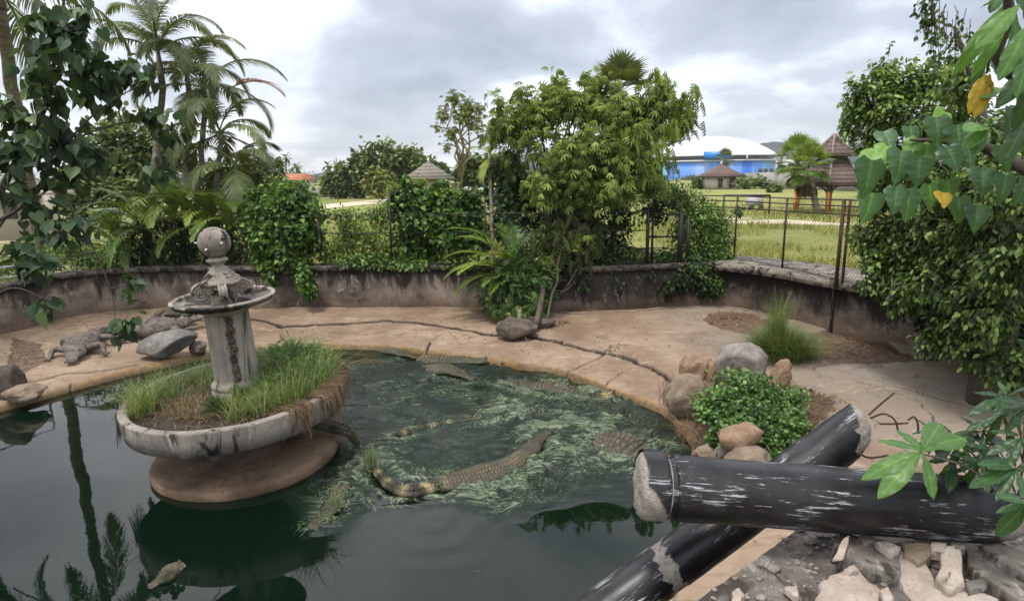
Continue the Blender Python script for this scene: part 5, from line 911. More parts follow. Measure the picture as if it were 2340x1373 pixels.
for az, el, L, tn in ((160, 62, 1.8, .6), (178, 50, 1.7, .75), (192, 38, 1.6, .8), (200, 25, 1.4, .6), (215, 45, 1.5, .7), (235, 60, 1.4, .5), (185, 70, 1.9, .5), (170, 15, 1.2, .7), (95, 78, 1.6, .25), (120, 80, 1.6, .3), (60, 74, 1.5, .25), (10, 60, 1.1, .4), (-20, 40, .9, .35)):
    mb = MB(); frond(mb, aty(1185, 640, 11.7), R_(az), el, L, droop=80, nl=27, ll=.36, w=.044, hang=.35, tint=tn, spread=50); mb.build('frond', M['palm_bright'], r_)
for az, el, L, mt_ in ((200, 5, .75, 'dead'), (185, -10, .7, 'dead'), (-60, -25, .75, 'orange_dead'), (-85, -40, .6, 'orange_dead'), (-40, -10, .7, 'dead'), (-100, -50, .55, 'dead'), (250, -40, .5, 'dead')):
    mb = MB(); frond(mb, aty(1195, 672, 11.5), R_(az), el, L, droop=70, nl=26, ll=.20, w=.016, hang=.9, tint=.5, spread=35); mb.build('dead_frond', M[mt_], r_)
tree('mimosa_shrub', 'low feathery mimosa spilling over the mossy boulder on the bank', 'shrub', at(1200, 742, .3), aty(1200, 690, 11.3), [CL(*a) for a in ((1185, 610, 11.4, 42), (1150, 640, 11.3, 34), (1215, 660, 11.3, 36), (1165, 690, 11.2, 40), (1210, 700, 11.2, 30), (1245, 640, 11.5, 26), (1140, 700, 11.2, 24), (1120, 670, 11.3, 28), (1185, 720, 11.1, 24))], 900, .17, 'pinnate', 'leaf_cover', tr=.025, droop=.25, sub=14, subr=.3, shell=.4, tint=(.45, .25), outw=.9)
mb = MB(); foliage(mb, [CL(*a) for a in ((1150, 705, 11.1, 24), (1175, 720, 11.1, 30), (1225, 715, 11.1, 24), (1220, 690, 11.2, 26), (1310, 560, 11.9, 40), (1260, 540, 11.9, 36), (1240, 600, 11.7, 30))], 330, .14, 'rosette', .5, 12, .3, .4, tint=(.75, .2)); tag(mb.build('seedlings', M['leaf_tree'], origin=at(1200, 742, .3)), 'light green star-leaved sprigs around the foot of the centre tree', 'seedling')
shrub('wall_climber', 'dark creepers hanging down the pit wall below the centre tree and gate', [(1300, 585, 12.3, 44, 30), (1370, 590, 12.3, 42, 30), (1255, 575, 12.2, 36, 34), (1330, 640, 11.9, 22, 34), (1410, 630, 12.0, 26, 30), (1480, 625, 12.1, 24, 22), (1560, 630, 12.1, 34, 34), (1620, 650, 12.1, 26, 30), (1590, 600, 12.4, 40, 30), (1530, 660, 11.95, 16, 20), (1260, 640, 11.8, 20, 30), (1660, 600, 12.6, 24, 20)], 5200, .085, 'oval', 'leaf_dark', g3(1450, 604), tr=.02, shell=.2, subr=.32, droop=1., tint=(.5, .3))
tree('fan_seedling', 'leaning sapling with long drooping narrow leaves right of the centre trunk', 'sapling', at(1248, 742, .3), aty(1285, 560, 11.7), [CL(*a) for a in ((1290, 550, 11.7, 34), (1325, 580, 11.7, 30), (1245, 520, 11.8, 34), (1300, 500, 11.8, 34), (1210, 560, 11.6, 30), (1350, 540, 11.9, 30))], 200, .32, 'droop', 'palm', tr=.025, droop=1.2, sub=7, subr=.3, shell=.3, tint=(.35, .2))
mb = MB()
for pts in (((1238, 625), (1250, 650), (1275, 672), (1295, 655), (1318, 615)), ((1228, 615), (1240, 640), (1262, 660), (1290, 665), (1306, 650)), ((1200, 640), (1180, 645), (1160, 655))): mb.tube(crs(np.array([aty(x, y, 11.6) for x, y in pts]), 20), .007, 5)
tag(mb.build('bare_vine', M['bark_pale'], origin=aty(1275, 672, 11.6)), 'pale bare looping vine hanging against the dark wall right of the centre trunk', 'vine')
shrub('vine_bush', 'rounded bush of glossy vines with a tail trailing down the pit wall', [(615, 475, 12.9, 46), (670, 462, 12.9, 48), (640, 525, 12.8, 62), (600, 520, 12.9, 40), (700, 515, 12.8, 40), (665, 575, 12.7, 48), (620, 580, 12.8, 38), (690, 630, 12.25, 20, 36), (708, 665, 12.15, 14, 22), (615, 625, 12.3, 14, 24)], 8200, .095, 'heart', 'leaf_vine', g3(650, 600), shell=.6, up=.5, tint=(.45, .22))
shrub('vine_hedge', 'thick vine-smothered hedge on the wire fence left of the slim palm', [(930, 458, 12.9, 34), (990, 458, 12.9, 28), (930, 415, 12.9, 12), (1010, 425, 12.9, 14), (960, 432, 12.9, 14), (1000, 485, 12.8, 48), (1055, 485, 12.8, 44), (1020, 540, 12.7, 52), (955, 515, 12.8, 48), (1080, 545, 12.8, 40), (905, 470, 12.9, 26), (1070, 462, 13, 24), (965, 570, 12.8, 34)], 8200, .10, 'heart', 'leaf_vine', g3(1000, 600), shell=.6, up=.5, tint=(.4, .24))
shrub('vine_column', 'dark heart-leaved vines climbing between slim palm and centre tree', [(1160, 395, 12.9, 32), (1175, 450, 12.9, 42), (1160, 510, 12.8, 36), (1130, 440, 12.9, 22), (1185, 560, 12.8, 34)], 2600, .10, 'heart', 'leaf_heart', g3(1160, 600), up=.5, tint=(.6, .2))
shrub('airy_weed', 'airy yellow-green weeds on the open stretch of wire fence', [(775, 560, 13, 28), (830, 575, 13, 38), (790, 505, 13, 26), (870, 500, 13, 24), (755, 590, 13, 22), (865, 585, 13, 26), (905, 585, 12.9, 30), (940, 590, 12.9, 30), (1000, 590, 12.9, 30), (810, 530, 13, 30), (850, 545, 13, 30)], 4600, .075, 'oval', 'leaf_tree', g3(820, 600), tr=.02, up=.9, tint=(.55, .25), shell=.2, subr=.35)
shrub('fence_creeper', 'dark creeper strands climbing the wire fence posts in the open stretch', [(735, 560, 12.7, 16, 36), (790, 540, 12.7, 18, 44), (895, 550, 12.7, 18, 44), (850, 490, 12.8, 40, 12), (770, 488, 12.8, 36, 10), (830, 590, 12.6, 50, 14), (925, 600, 12.4, 60, 12), (1080, 600, 12.4, 50, 14)], 2600, .085, 'oval', 'leaf_vine', g3(800, 600), tr=.015, up=.6, tint=(.35, .25), shell=.1, subr=.4)
shrub('airy_weed', 'feathery light shoots standing above the vine hedge', [(900, 430, 13, 16), (955, 420, 13, 18), (1025, 440, 13, 22), (1085, 450, 13, 18), (880, 470, 13, 18)], 900, .07, 'oval', 'leaf_tree', g3(960, 600), tr=.015, up=.9, tint=(.5, .25), shell=.2, subr=.35)
shrub('leafy_shrub', 'bright bushy shrub covering the fence right of the iron gate', [(1580, 475, 12.9, 40), (1540, 450, 12.9, 34), (1630, 500, 12.9, 36), (1585, 520, 12.7, 46), (1620, 560, 12.6, 40), (1570, 580, 12.5, 34), (1655, 545, 12.8, 26), (1650, 590, 12.5, 24), (1690, 480, 13.0, 16, 12), (1600, 620, 12.2, 24), (1640, 645, 12.0, 18)], 7200, .075, 'oval', 'leaf_vine', g3(1600, 600), up=.8, tint=(.5, .25), shell=.4, subr=.26)
shrub('leafy_shrub', 'low green shrub in front of the iron gate on top of the dark wall', [(1500, 592, 12.5, 36, 24), (1440, 588, 12.6, 36, 28), (1390, 585, 12.7, 30, 30), (1535, 600, 12.4, 30, 22), (1440, 625, 12.2, 22, 14), (1360, 560, 12.8, 30)], 3400, .075, 'oval', 'leaf_vine', g3(1450, 602), tr=.02, up=.8, tint=(.45, .25), shell=.4)
shrub('hedge', 'ragged low hedge along the wall at the left below the palms', [(30, 600, 12.2, 50, 30), (110, 590, 12.5, 50, 32), (190, 585, 12.8, 50, 34), (250, 590, 13, 40, 34), (-60, 610, 12, 50, 34), (160, 560, 13, 40, 20)], 4200, .065, 'oval', 'leaf_vine', g3(120, 612), tr=.02, up=.8, tint=(.45, .25), shell=.2, subr=.3)
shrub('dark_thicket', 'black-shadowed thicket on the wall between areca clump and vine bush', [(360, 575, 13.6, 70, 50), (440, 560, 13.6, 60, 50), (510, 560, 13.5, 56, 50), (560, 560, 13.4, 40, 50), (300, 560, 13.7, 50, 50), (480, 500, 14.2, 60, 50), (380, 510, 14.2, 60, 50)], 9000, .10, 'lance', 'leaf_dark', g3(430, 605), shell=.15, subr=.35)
# ------------------------------------------------------------------ palms on the left
pk = dict(nl=70, ll=.56, w=.028, hang=.55, V=.15)
palm('feather_palm', 'tallest feather palm, its crown arching highest at upper left', g3(330, 606), aty(372, 205, 15.0), 11, 2.25, tr=.085, els=(82, 22), droop=120, sh=.95, az0=.4, **pk)
palm('feather_palm', 'feather palm standing right behind the tallest one', g3(415, 606), aty(432, 210, 15.6), 10, 2.0, tr=.075, els=(75, 0), droop=115, sh=.5, az0=1.3, **pk)
palm('feather_palm', 'feather palm leaning right with sweeping fronds at mid height', g3(440, 606), aty(470, 235, 15.2), 10, 2.1, tr=.07, els=(70, -5), droop=110, sh=.4, az0=2.0, **pk)
palm('feather_palm', 'lower feather palm with the crown level with the distant tree tops', g3(470, 606), aty(505, 330, 14.6), 10, 1.8, tr=.06, els=(68, -10), droop=110, sh=.3, az0=.1, **pk)
r_ = palm('feather_palm', 'shortest feather palm, fronds drooping over the vine bush', g3(520, 606), aty(540, 400, 14.2), 9, 1.6, tr=.055, els=(65, -15), droop=100, sh=.25, az0=.9, **pk)
mb = MB(); frond(mb, aty(520, 205, 15.2), R_(-5), 25, 1.5, droop=75, nl=44, ll=.55, w=.034, hang=.5, tint=.5, spread=50); o = mb.build('loose_frond', M['orange_dead'], origin=aty(520, 205, 15.2)); tag(o, 'single orange dying frond sticking out right of the feather palms', 'palm frond')
for k, (px, py, n_, az, lb) in enumerate(((270, 560, 8, .2, 'areca clump at the left end of the thicket with a yellow drooping frond'), (330, 520, 8, 1.1, 'areca clump below the trunk of the tallest palm'), (400, 500, 8, 2.2, 'areca clump in the middle of the thicket'), (470, 520, 8, .7, 'areca clump directly behind the fountain ball'), (530, 520, 8, 1.9, 'areca clump at the right end of the thicket beside the vine bush'))):
    palm('areca_palm', lb, g3(px, 606), aty(px, py, 13.7), n_+5, 1.65, tr=.04, mat='palm_bright', els=(82, 20), droop=95, sh=0, az0=az, group='areca palms in the left thicket', nl=38, ll=.36, w=.032, hang=.4, tints=[.4, .55, .3, .75], spread=55)
t_ = aty(-2, 20, 11.5)
palm('leaning_palm', 'tall palm with a bare leaning trunk at the left picture edge', g3(96, 600), t_, 13, 2.6, tr=.12, els=(70, -30), droop=95, sh=.5, az0=.7, nl=64, ll=.6, w=.03, hang=1.0, V=.05)
palm('leaning_palm', 'tall palm standing outside the frame over the left bank', np.array([-13.2, 8.2, 1.1]), np.array([-11.2, 8.0, 7.5]), 12, 2.8, tr=.14, els=(70, -30), droop=95, sh=.5, az0=.2, nl=60, ll=.6, w=.03, hang=1.0, V=.05)
palm('cycad', 'bushy bright green cycad fronds poking in at the left edge above the bank', at(-75, 790, .3), at(-75, 730, .6), 14, .85, tr=.07, mat='palm_bright', els=(75, -20), droop=60, sh=0, az0=.3, nl=44, ll=.17, w=.012, hang=.2, tints=[.5, .7, .4], cat='cycad', spread=65)
# ------------------------------------------------------------------ heart-leaved tree reaching in from the left
def near_tree(name, label, cat, base, stems, cl, n, size, tm, lm, group=None, bm='bark', **kw):
    root = empty(name, base, label, cat, group); mt = MB()
    for pts, r0, r1 in stems: mt.tube(crs(np.array(pts), 24), np.linspace(r0, r1, 24), 6)
    cl = np.asarray(cl, float); mb = MB(); tw = foliage(mb, cl, n, size, tm, **kw); mb.build('foliage', M[lm], root)
    sp = np.concatenate([crs(np.array(p), 40) for p, _, _ in stems])
    for c, t in zip(cl, tw):
        a = sp[np.linalg.norm(sp-c[:3], axis=1).argmin()]; limb(mt, a, c[:3], .008, .005, .05, 5, 6)
        for q in t[::2]: limb(mt, q[:3], q[3:], .004, .002, .05, 4, 4)
    mt.build('branches', M[bm], root, True); return root
A = lambda x, y, Y=4.6: aty(x, y, Y+1.5)
bl = np.array([-7.6, 5.6, .1])
near_tree('heart_leaf_tree', 'heart-leaved tree whose dark leafy boughs reach in from the left edge', 'tree', bl,
  [([bl, A(-120, 700), A(-40, 520), A(20, 400), A(75, 300), A(112, 220), A(128, 110), A(150, -20)], .05, .010), ([A(-40, 520), A(40, 480), A(85, 430), A(150, 330), A(235, 245), A(330, 190)], .022, .004), ([A(20, 400), A(150, 330, 4.7), A(215, 300, 4.7), A(290, 280, 4.8), A(380, 285, 4.8)], .016, .004), ([A(-30, 560), A(60, 440), A(130, 440, 4.5), A(180, 500, 4.5), A(232, 610, 4.5), A(260, 690, 4.5), A(262, 765, 4.5)], .014, .003), ([A(-40, 640), A(20, 560), A(70, 580)], .014, .004), ([A(70, 450), A(200, 360, 4.7), A(300, 362, 4.8), A(360, 370, 4.8)], .009, .003), ([A(-100, 730), A(20, 660), A(95, 680)], .01, .004)],
  [CL(x, y, Y+1.5, r) for x, y, Y, r in ((150, 40, 4.6, 48), (115, 75, 4.6, 34), (140, 120, 4.6, 56), (185, 90, 4.6, 28), (110, 190, 4.6, 46), (185, 180, 4.6, 50), (250, 165, 4.7, 44), (300, 160, 4.8, 34), (325, 185, 4.8, 22), (270, 245, 4.8, 18), (120, 240, 4.6, 24), (60, 295, 4.6, 44), (115, 320, 4.6, 48), (175, 335, 4.7, 46), (70, 380, 4.5, 50), (15, 330, 4.5, 40), (215, 350, 4.7, 34), (120, 395, 4.6, 36), (370, 290, 4.8, 34), (335, 270, 4.8, 22), (405, 300, 4.8, 18), (365, 385, 4.8, 26), (330, 395, 4.8, 18), (25, 440, 4.4, 34), (70, 480, 4.4, 36), (120, 520, 4.4, 30), (190, 515, 4.5, 24), (10, 240, 4.5, 30), (70, 580, 4.3, 38), (110, 605, 4.3, 26), (40, 620, 4.3, 26), (105, 690, 4.3, 22), (290, 650, 4.5, 20), (285, 735, 4.5, 26), (262, 775, 4.5, 14), (130, 280, 4.6, 22))],
  900, .135, 'heart', 'leaf_heart', droop=.9, sub=8, subr=.34, shell=.6, up=.45, outw=.5, tint=(.45, .25))
# ------------------------------------------------------------------ ficus mass on the right
fb_ = np.array([5.6, 6.6, .2]); root = empty('weeping_fig', fb_, 'huge weeping fig with a dense dark crown filling the right side', 'tree'); mt = MB()
for a, b, r0, r1 in ((fb_, fb_+[-.1, -.1, 2.0], .20, .15), (fb_+[-.1, -.1, 2.0], aty(2060, 260, 7.6), .10, .02), (fb_+[-.1, -.1, 1.8], aty(2230, 420, 6.2), .10, .03), (fb_+[-.1, -.1, 1.6], aty(2060, 560, 7.6), .08, .02), (fb_+[-.1, -.1, 1.5], aty(2150, 700, 7.0), .07, .02), (fb_+[-.1, -.1, 1.9], aty(2330, 520, 5.6), .08, .03), (fb_+[-.1, -.1, 2.0], aty(2180, 60, 6.6), .08, .015)): limb(mt, a, b, r0, r1, .06, 8, 10)
for k, (cl, n, tm_, sh_, tn, mat) in enumerate((
  ([(1995, 200, 7.7, 48), (2060, 190, 7.7, 54), (2130, 195, 7.6, 54), (1965, 250, 7.8, 44), (2030, 265, 7.6, 56), (2110, 275, 7.4, 58), (2190, 250, 7.0, 56), (2020, 150, 7.8, 16), (1945, 300, 7.8, 24), (2200, 180, 6.8, 50), (1990, 320, 7.8, 36), (2260, 330, 6.4, 70), (2060, 370, 7.6, 60), (2150, 390, 7.2, 70), (2010, 430, 7.8, 40)], 10500, 'oval', .3, (.68, .22), 'leaf_ficus'),
  ([(1985, 545, 8.0, 46), (2040, 520, 7.8, 52), (2010, 610, 7.8, 44), (2085, 590, 7.5, 62), (2150, 520, 7.2, 70), (2075, 675, 7.4, 50), (2150, 650, 7.0, 74), (2240, 560, 6.6, 90), (2180, 740, 6.8, 60), (2260, 700, 6.2, 90), (2330, 600, 5.8, 90), (2330, 450, 5.8, 90), (2250, 430, 6.3, 70), (2130, 780, 6.9, 40), (2230, 810, 6.4, 52), (2310, 830, 6.0, 60), (1990, 650, 7.7, 26), (2000, 470, 7.9, 30)], 16000, 'oval', .35, (.42, .28), 'leaf_ficus'),
  ([(2060, 560, 8.6, 60), (2130, 620, 8.2, 90), (2200, 520, 8.0, 100), (2240, 680, 7.6, 110), (2330, 500, 7.0, 120), (2340, 700, 6.9, 120), (2300, 330, 7.4, 90), (2160, 740, 7.8, 50)], 9000, 'round', .1, (.3, .2), 'leaf_dark'))):  # dark backing leaves added to paint the shaded inside of the crown
    mb = MB(); tw = foliage(mb, [CL(*a) for a in cl], n, .076 if k < 2 else .13, tm_, .9 if k == 1 else .6, 60 if k < 2 else 40, .15 if k < 2 else .22, sh_, .6, tn); mb.build('crown', M[mat], root)
    if k < 2:
        for t in tw:
            for q in t[::3]: limb(mt, q[:3], q[3:], .008, .002, .04, 4, 4)
mb = MB(); rg = np.random.default_rng(9)      # loose hanging sprays against the sky
for px, py, ln, Y in [(2130+rg.normal()*26, -30+rg.random()*40, rg.uniform(50, 150), 5.6) for _ in range(16)]+[(2190+rg.normal()*30, 10+rg.random()*70, rg.uniform(60, 140), 5.8) for _ in range(16)]+[(2030, 130, -36, 7.6), (2010, 150, -20, 7.7), (1935, 210, 30, 7.7), (1925, 290, 40, 7.8), (1965, 290, 60, 7.6), (2230, 80, 120, 6), (2180, 130, 90, 6.2)]:
    a = aty(px, py, Y); b = aty(px+rg.normal()*12-6, py+ln, Y); p = crs(np.array([a, (a+b)/2+rg.normal(0, .03, 3), b]), 12); mt.tube(p, np.linspace(.004, .0015, 12), 4); m = 11
    q = p[rg.integers(2, 12, m)]; leaves(mb, q, rv(m)*.7+[0, 0, -.7], rv(m)+[0, -.5, .3], rg.uniform(.04, .07, m), 'oval', np.clip(rg.normal(.35, .2, m), 0, 1))
mb.build('hanging_sprays', M['leaf_ficus'], root); mt.build('trunk', M['bark'], root, True)
# ------------------------------------------------------------------ close leaves, upper right
def leaf_ab(mb, a, b, tm, w=1., tint=.5, up=(0, -.75, .65), tl=1.):
    a = np.asarray(a); b = np.asarray(b); L = np.linalg.norm(b-a)/TM[tm][0][:, 1].max()*tl; V, Fs = TM[tm]; D = nrm(b-a); N = np.asarray(up, float); N = nrm(N-(N @ D)*D); X = np.cross(D, N)
    # refine with a smoother outline: subdivide once along the blade
    mb.add(a+L*(V[:, :1]*w*X+V[:, 1:2]*D+V[:, 2:3]*N)+(fbm(V*2+a, 2., 2)[:, None]-.5)*N*L*.10, Fs, np.clip(tint+VEIN.get(tm, 0), 0, 1))
VEIN = {}
def smooth_leaf(kind):
    ny, nx = 29, 13; y = np.linspace(0, 1, ny); V, Fq, tv = [], [], []
    if kind == 'bigheart': h = .47*np.sin(np.pi*np.clip(y*.93+.07, 0, 1)**.52)**.85*(1-.35*y); h[-4:] *= [.7, .5, .28, 0]; h[0] = .24; yy = y.copy(); yy[-1] = 1.12; z0 = -.16*y**2
    else: h = .155*np.sin(np.pi*np.clip(y, 0, 1)**.95)**.85*(.55+.65*y); h[0] = .012; h[-1] = 0; yy = y; z0 = -.22*y**2.2
    for i in range(ny):
        for t in np.linspace(-1, 1, nx):
            at_ = abs(t); wav = .014*math.sin(i*.9+(t > 0)*2)*at_**3; ph = (i/ny*7.-at_*1.1+10) % 1.; rib = math.exp(-((ph-.5)/.11)**2)*(at_ > .04)
            V.append((h[i]*t, yy[i]+(-.10*at_**2 if kind == 'bigheart' and i == 0 else 0), z0[i]+.20*at_*h[i]+wav-.22*at_**3*h[i]-.010*rib)); tv.append(.38*(at_ < .09)+.16*rib-.03)
    for i in range(ny-1):
        for j in range(nx-1): Fq.append([i*nx+j, i*nx+j+1, i*nx+nx+j+1, i*nx+nx+j])
    VEIN[kind] = np.array(tv); return np.array(V), [np.array(Fq)]
TM['bigheart'] = smooth_leaf('bigheart'); TM['biglance'] = smooth_leaf('biglance')
def veined(name, dark, mid, light):
    m = leafmat(name, dark, mid, light, .42, .32); return m
M['leaf_near'] = veined('near_leaf', (.03, .075, .035), (.06, .135, .06), (.17, .33, .05))
M['leaf_yellow'] = leafmat('yellow_leaf', (.25, .17, .01), (.36, .25, .015), (.45, .32, .03), .5, .35)
TREEB = np.array([2.9, 1.6, 1.1])
root = empty('broadleaf_tree', TREEB, 'close tree with large bright heart-shaped leaves hanging in from the right edge', 'tree'); mt = MB()
mt.tube(crs(np.array([TREEB, TREEB+[-.1, .3, 1.2], aty(2330, 380, 2.7), aty(2200, 330, 2.75), aty(2080, 320, 2.8)]), 24), np.linspace(.05, .006, 24), 7)
def nleaf(x0, y0, x1, y1, Y, tn, tm='bigheart', mat=0, w=1., up=(0, -.8, .5)):
    mb = MB(); dy = rng.normal(0, .03); leaf_ab(mb, aty(x0, y0, Y), aty(x1, y1, Y-.04+dy), tm, w, tn, up); o = mb.build('leaf', [M['leaf_near'], M['leaf_yellow'], M['leaf_big']][mat], root, True)
    return o
for a in ((1992, 366, 1978, 470, 2.60, .22), (2062, 345, 2052, 432, 2.66, .28), (2102, 358, 2098, 442, 2.58, .26), (2140, 268, 2150, 350, 2.72, .25), (2190, 285, 2196, 372, 2.68, .3), (2165, 335, 2200, 402, 2.60, .3), (2005, 350, 1955, 400, 2.75, .85), (2030, 335, 1990, 365, 2.78, .85), (2050, 430, 2045, 500, 2.62, .25), (2100, 320, 2060, 385, 2.8, .8), (2120, 330, 2110, 400, 2.76, .6), (2160, 255, 2130, 290, 2.8, .85), (1995, 440, 1975, 520, 2.72, .45), (2075, 430, 2080, 520, 2.8, .35), (2125, 420, 2135, 495, 2.7, .55), (2215, 340, 2225, 410, 2.7, .4), (2165, 410, 2175, 470, 2.7, .3), (2245, 385, 2252, 455, 2.6, .25), (2020, 300, 2045, 345, 2.85, .4), (2080, 290, 2090, 345, 2.85, .45), (2300, 400, 2290, 480, 2.5, .2), (2290, 330, 2320, 400, 2.55, .25), (2190, 450, 2200, 520, 2.8, .2), (2235, 470, 2230, 540, 2.75, .15)): nleaf(*a, w=.98, up=(rng.normal(0, .3), -.8, .5+rng.normal(0, .2)))
nleaf(2155, 440, 2163, 478, 2.6, .6, mat=1); nleaf(2262, 300, 2240, 345, 2.5, .6, 'biglance', 2)
for x1, y1 in ((2225, 345), (2215, 280), (2205, 330), (2298, 312), (2250, 258), (2285, 262)): nleaf(2262, 288, x1, y1, 2.5, .72, 'biglance', 2, 1.7, (0, -.5, .8))
for a in ((2300, 5, 2192, 165, 1.95, .75, 1.05), (2305, 35, 2235, 170, 1.9, .8, 1.), (2320, 30, 2330, 150, 1.85, .45, 1.5), (2290, -20, 2270, 20, 1.9, .4, 2.), (2330, 10, 2250, 90, 1.8, .7, 1.4), (2345, 60, 2300, 170, 1.8, .6, 1.6), (2360, 150, 2290, 235, 2.0, .2, 1.6), (2350, 180, 2335, 300, 1.95, .12, 1.6), (2290, 200, 2255, 215, 2.1, .8, 1.5), (2250, 130, 2232, 190, 2.1, .3, 1.5), (2260, 125, 2290, 165, 2.1, .3, 1.5), (2300, 240, 2325, 330, 2.1, .15, 1.7), (2240, 20, 2310, -30, 1.9, .3, 1.7), (2350, 260, 2310, 360, 2.0, .12, 1.8), (2360, 380, 2330, 470, 2.0, .1, 1.8), (2350, 90, 2345, 210, 1.8, .5, 1.5)): nleaf(a[0], a[1], a[2], a[3], a[4], a[5], 'biglance', 2, a[6]*.72)
for a in ((2250, 165, 2228, 250, 2.1, .5), (2256, 170, 2242, 258, 2.1, .7), (2262, 168, 2258, 245, 2.08, .4)): nleaf(*a, 'biglance', 1, 1.2)
mt.tube(crs(np.array([TREEB+[-.1, .1, 1.6], aty(2360, 200, 2.0), aty(2310, 40, 1.95), aty(2300, -60, 1.9)]), 16), np.linspace(.03, .008, 16), 6); mt.tube(crs(np.array([aty(2360, 260, 2.3), aty(2300, 285, 2.45), aty(2262, 288, 2.5)]), 10), .004, 5); mt.tube(crs(np.array([aty(2310, 60, 1.95), aty(2270, 110, 2.05), aty(2255, 168, 2.1)]), 10), .004, 5)
mb = MB(); foliage(mb, [[*aty(2660, 300, 2.5), .3, .3, .35], [*aty(2700, 80, 2.3), .3, .3, .35], [*aty(2760, 400, 2.4), .3, .3, .35], [*aty(2650, -260, 2.6), .3, .3, .3]], 150, .15, 'heart', .8, 10, .35, .3); mb.build('foliage', M['leaf_near'], root)
mt.build('branches', M['bark'], root, True)
# ------------------------------------------------------------------ lobed-leaf plant by the columns
SB = at(2330, 1190, ZS+.05); root = empty('lobed_leaf_plant', SB, 'plant with a bright seven-lobed leaf lying over the level black column', 'plant'); mt = MB()
def star(cx, cy, dp, tips, tn, w=.85):
    c = atd(cx, cy, dp); mb = MB()
    for x, y, dd in tips: leaf_ab(mb, c, atd(x, y, dp+dd), 'biglance', w, np.clip(tn+rng.normal(0, .08), 0, 1), (0, -.45, .9))
    mb.build('leaf', M['leaf_big'], root, True); return c
c = star(2106, 1031, 2.62, ((2010, 1128, -.06), (2148, 1138, -.10), (1968, 1082, .02), (2008, 992, .12), (2055, 968, .16), (2164, 944, .18), (2222, 978, .10)), .62, 1.05)
mt.tube(crs(np.array([SB, atd(2230, 1080, 2.72), c-[0, 0, .01]]), 14), .005, 6)
for cx, cy, dp, R, tn in ((2190, 1010, 2.85, 85, .22), (2245, 985, 2.95, 80, .2), (2290, 945, 2.9, 90, .2), (2335, 1000, 2.7, 90, .2), (2320, 1070, 2.6, 85, .25), (2240, 1055, 2.8, 80, .15), (2180, 1050, 2.9, 70, .12), (2345, 1150, 2.45, 80, .3), (2300, 905, 3.1, 80, .25), (2270, 1020, 3.0, 80, .1), (2345, 930, 2.8, 80, .15), (2130, 985, 3.0, 60, .2)):
    a0 = rng.random()*6; c = star(cx, cy, dp, [(cx+R*math.cos(a0+k*.9)*rng.uniform(.8, 1.1), cy+R*.7*math.sin(a0+k*.9)+12, rng.normal(0, .08)) for k in range(7)], tn); limb(mt, SB+[rng.normal(0, .05), rng.normal(0, .05), 0], c, .007, .004, .05, 5, 6)
mt.build('stems', M['twig'], root, True)
# ------------------------------------------------------------------ tuft and creeper mound on the right bank
c = at(1785, 812, .26); mb = MB(); p = c+rng.normal(size=(2900, 3))*[.21, .16, 0]; p[:, 2] = .25; rr_ = np.linalg.norm((p-c)[:, :2], axis=1); blades(mb, p, .62*np.clip(1.15-rr_*1.3, .4, 1.2), .007, .8, (.45, .22), 4, (p-c)*[3, 3, 0]); p2_ = c+rng.normal(size=(330, 3))*[.05, .05, 0]+[-.08, .02, 0]; p2_[:, 2] = .25; blades(mb, p2_, 1.0, .007, .24, (.6, .2), 4)
tag(mb.build('grass_tuft', M['grass'], origin=c), 'big rounded tuft of long green grass alone on the right bank', 'grass tuft')
mb = MB(); pd = c+rng.normal(size=(260, 3))*[.22, .16, 0]; pd[:, 2] = .24; blades(mb, pd, .22, .005, 1.5, (.6, .2)); tag(mb.build('dry_grass', M['dead'], origin=c), 'dry blades splayed around the foot of the grass tuft', 'dry grass', kind='stuff')
def CZ(px, py, z, r, ry=None): c = at(px, py, z); s = depth(c)/F; return [*c, r*s, r*s, (ry or r*.75)*s]
cl = [CZ(*a) for a in ((1700, 895, .52, 72, 36), (1765, 915, .46, 66, 36), (1645, 930, .46, 54, 36), (1720, 960, .42, 80, 40), (1805, 965, .34, 42, 30), (1785, 1010, .30, 34, 26), (1670, 985, .36, 40, 26), (1805, 1045, .27, 20), (1775, 1050, .27, 20), (1640, 1010, .26, 26))]; b = at(1725, 985, .25)
root = empty('creeper_mound', b, 'rounded mound of bright green creeper growing between the boulders', 'creeper'); mb = MB(); foliage(mb, cl, 9500, .046, 'round', .05, 44, .2, .62, 1.1, (.5, .22), 0, .45); mb.build('foliage', M['leaf_cover'], root); mt = MB()
for q in cl: limb(mt, b, np.array(q[:3]), .02, .008, .05, 6)
mt.build('stems', M['twig'], root, True)
mb = MB()      # dry roots and straw on the mound's flanks
for px, py, wx, wy, nn_ in ((1545, 900, 24, 26, 260), (1600, 885, 34, 14, 200), (1835, 920, 36, 26, 420), (1850, 960, 26, 26, 260), (1640, 880, 24, 12, 120), (1560, 985, 14, 18, 160), (1600, 985, 20, 22, 220), (1060, 0, 0, 0, 0)):
    if nn_: p = np.array([at(px+rng.normal()*wx*.6, py+rng.normal()*wy*.6, .25) for _ in range(nn_)]); blades(mb, p, .10, .004, 2.2, (.4, .25))
for _ in range(60):
    a = at(1545+rng.normal()*16, 880+rng.normal()*14, .34); b = at(1530+rng.normal()*14, 925+rng.normal()*12, .08); mb.tube(crs(np.array([a, (a+b)/2+[-.04, -.02, .05], b]), 8), .002, 3, tint=rng.random())
tag(mb.build('dry_roots', M['dead']), 'brown roots and straw around the creeper mound and boulders', 'roots', kind='stuff')
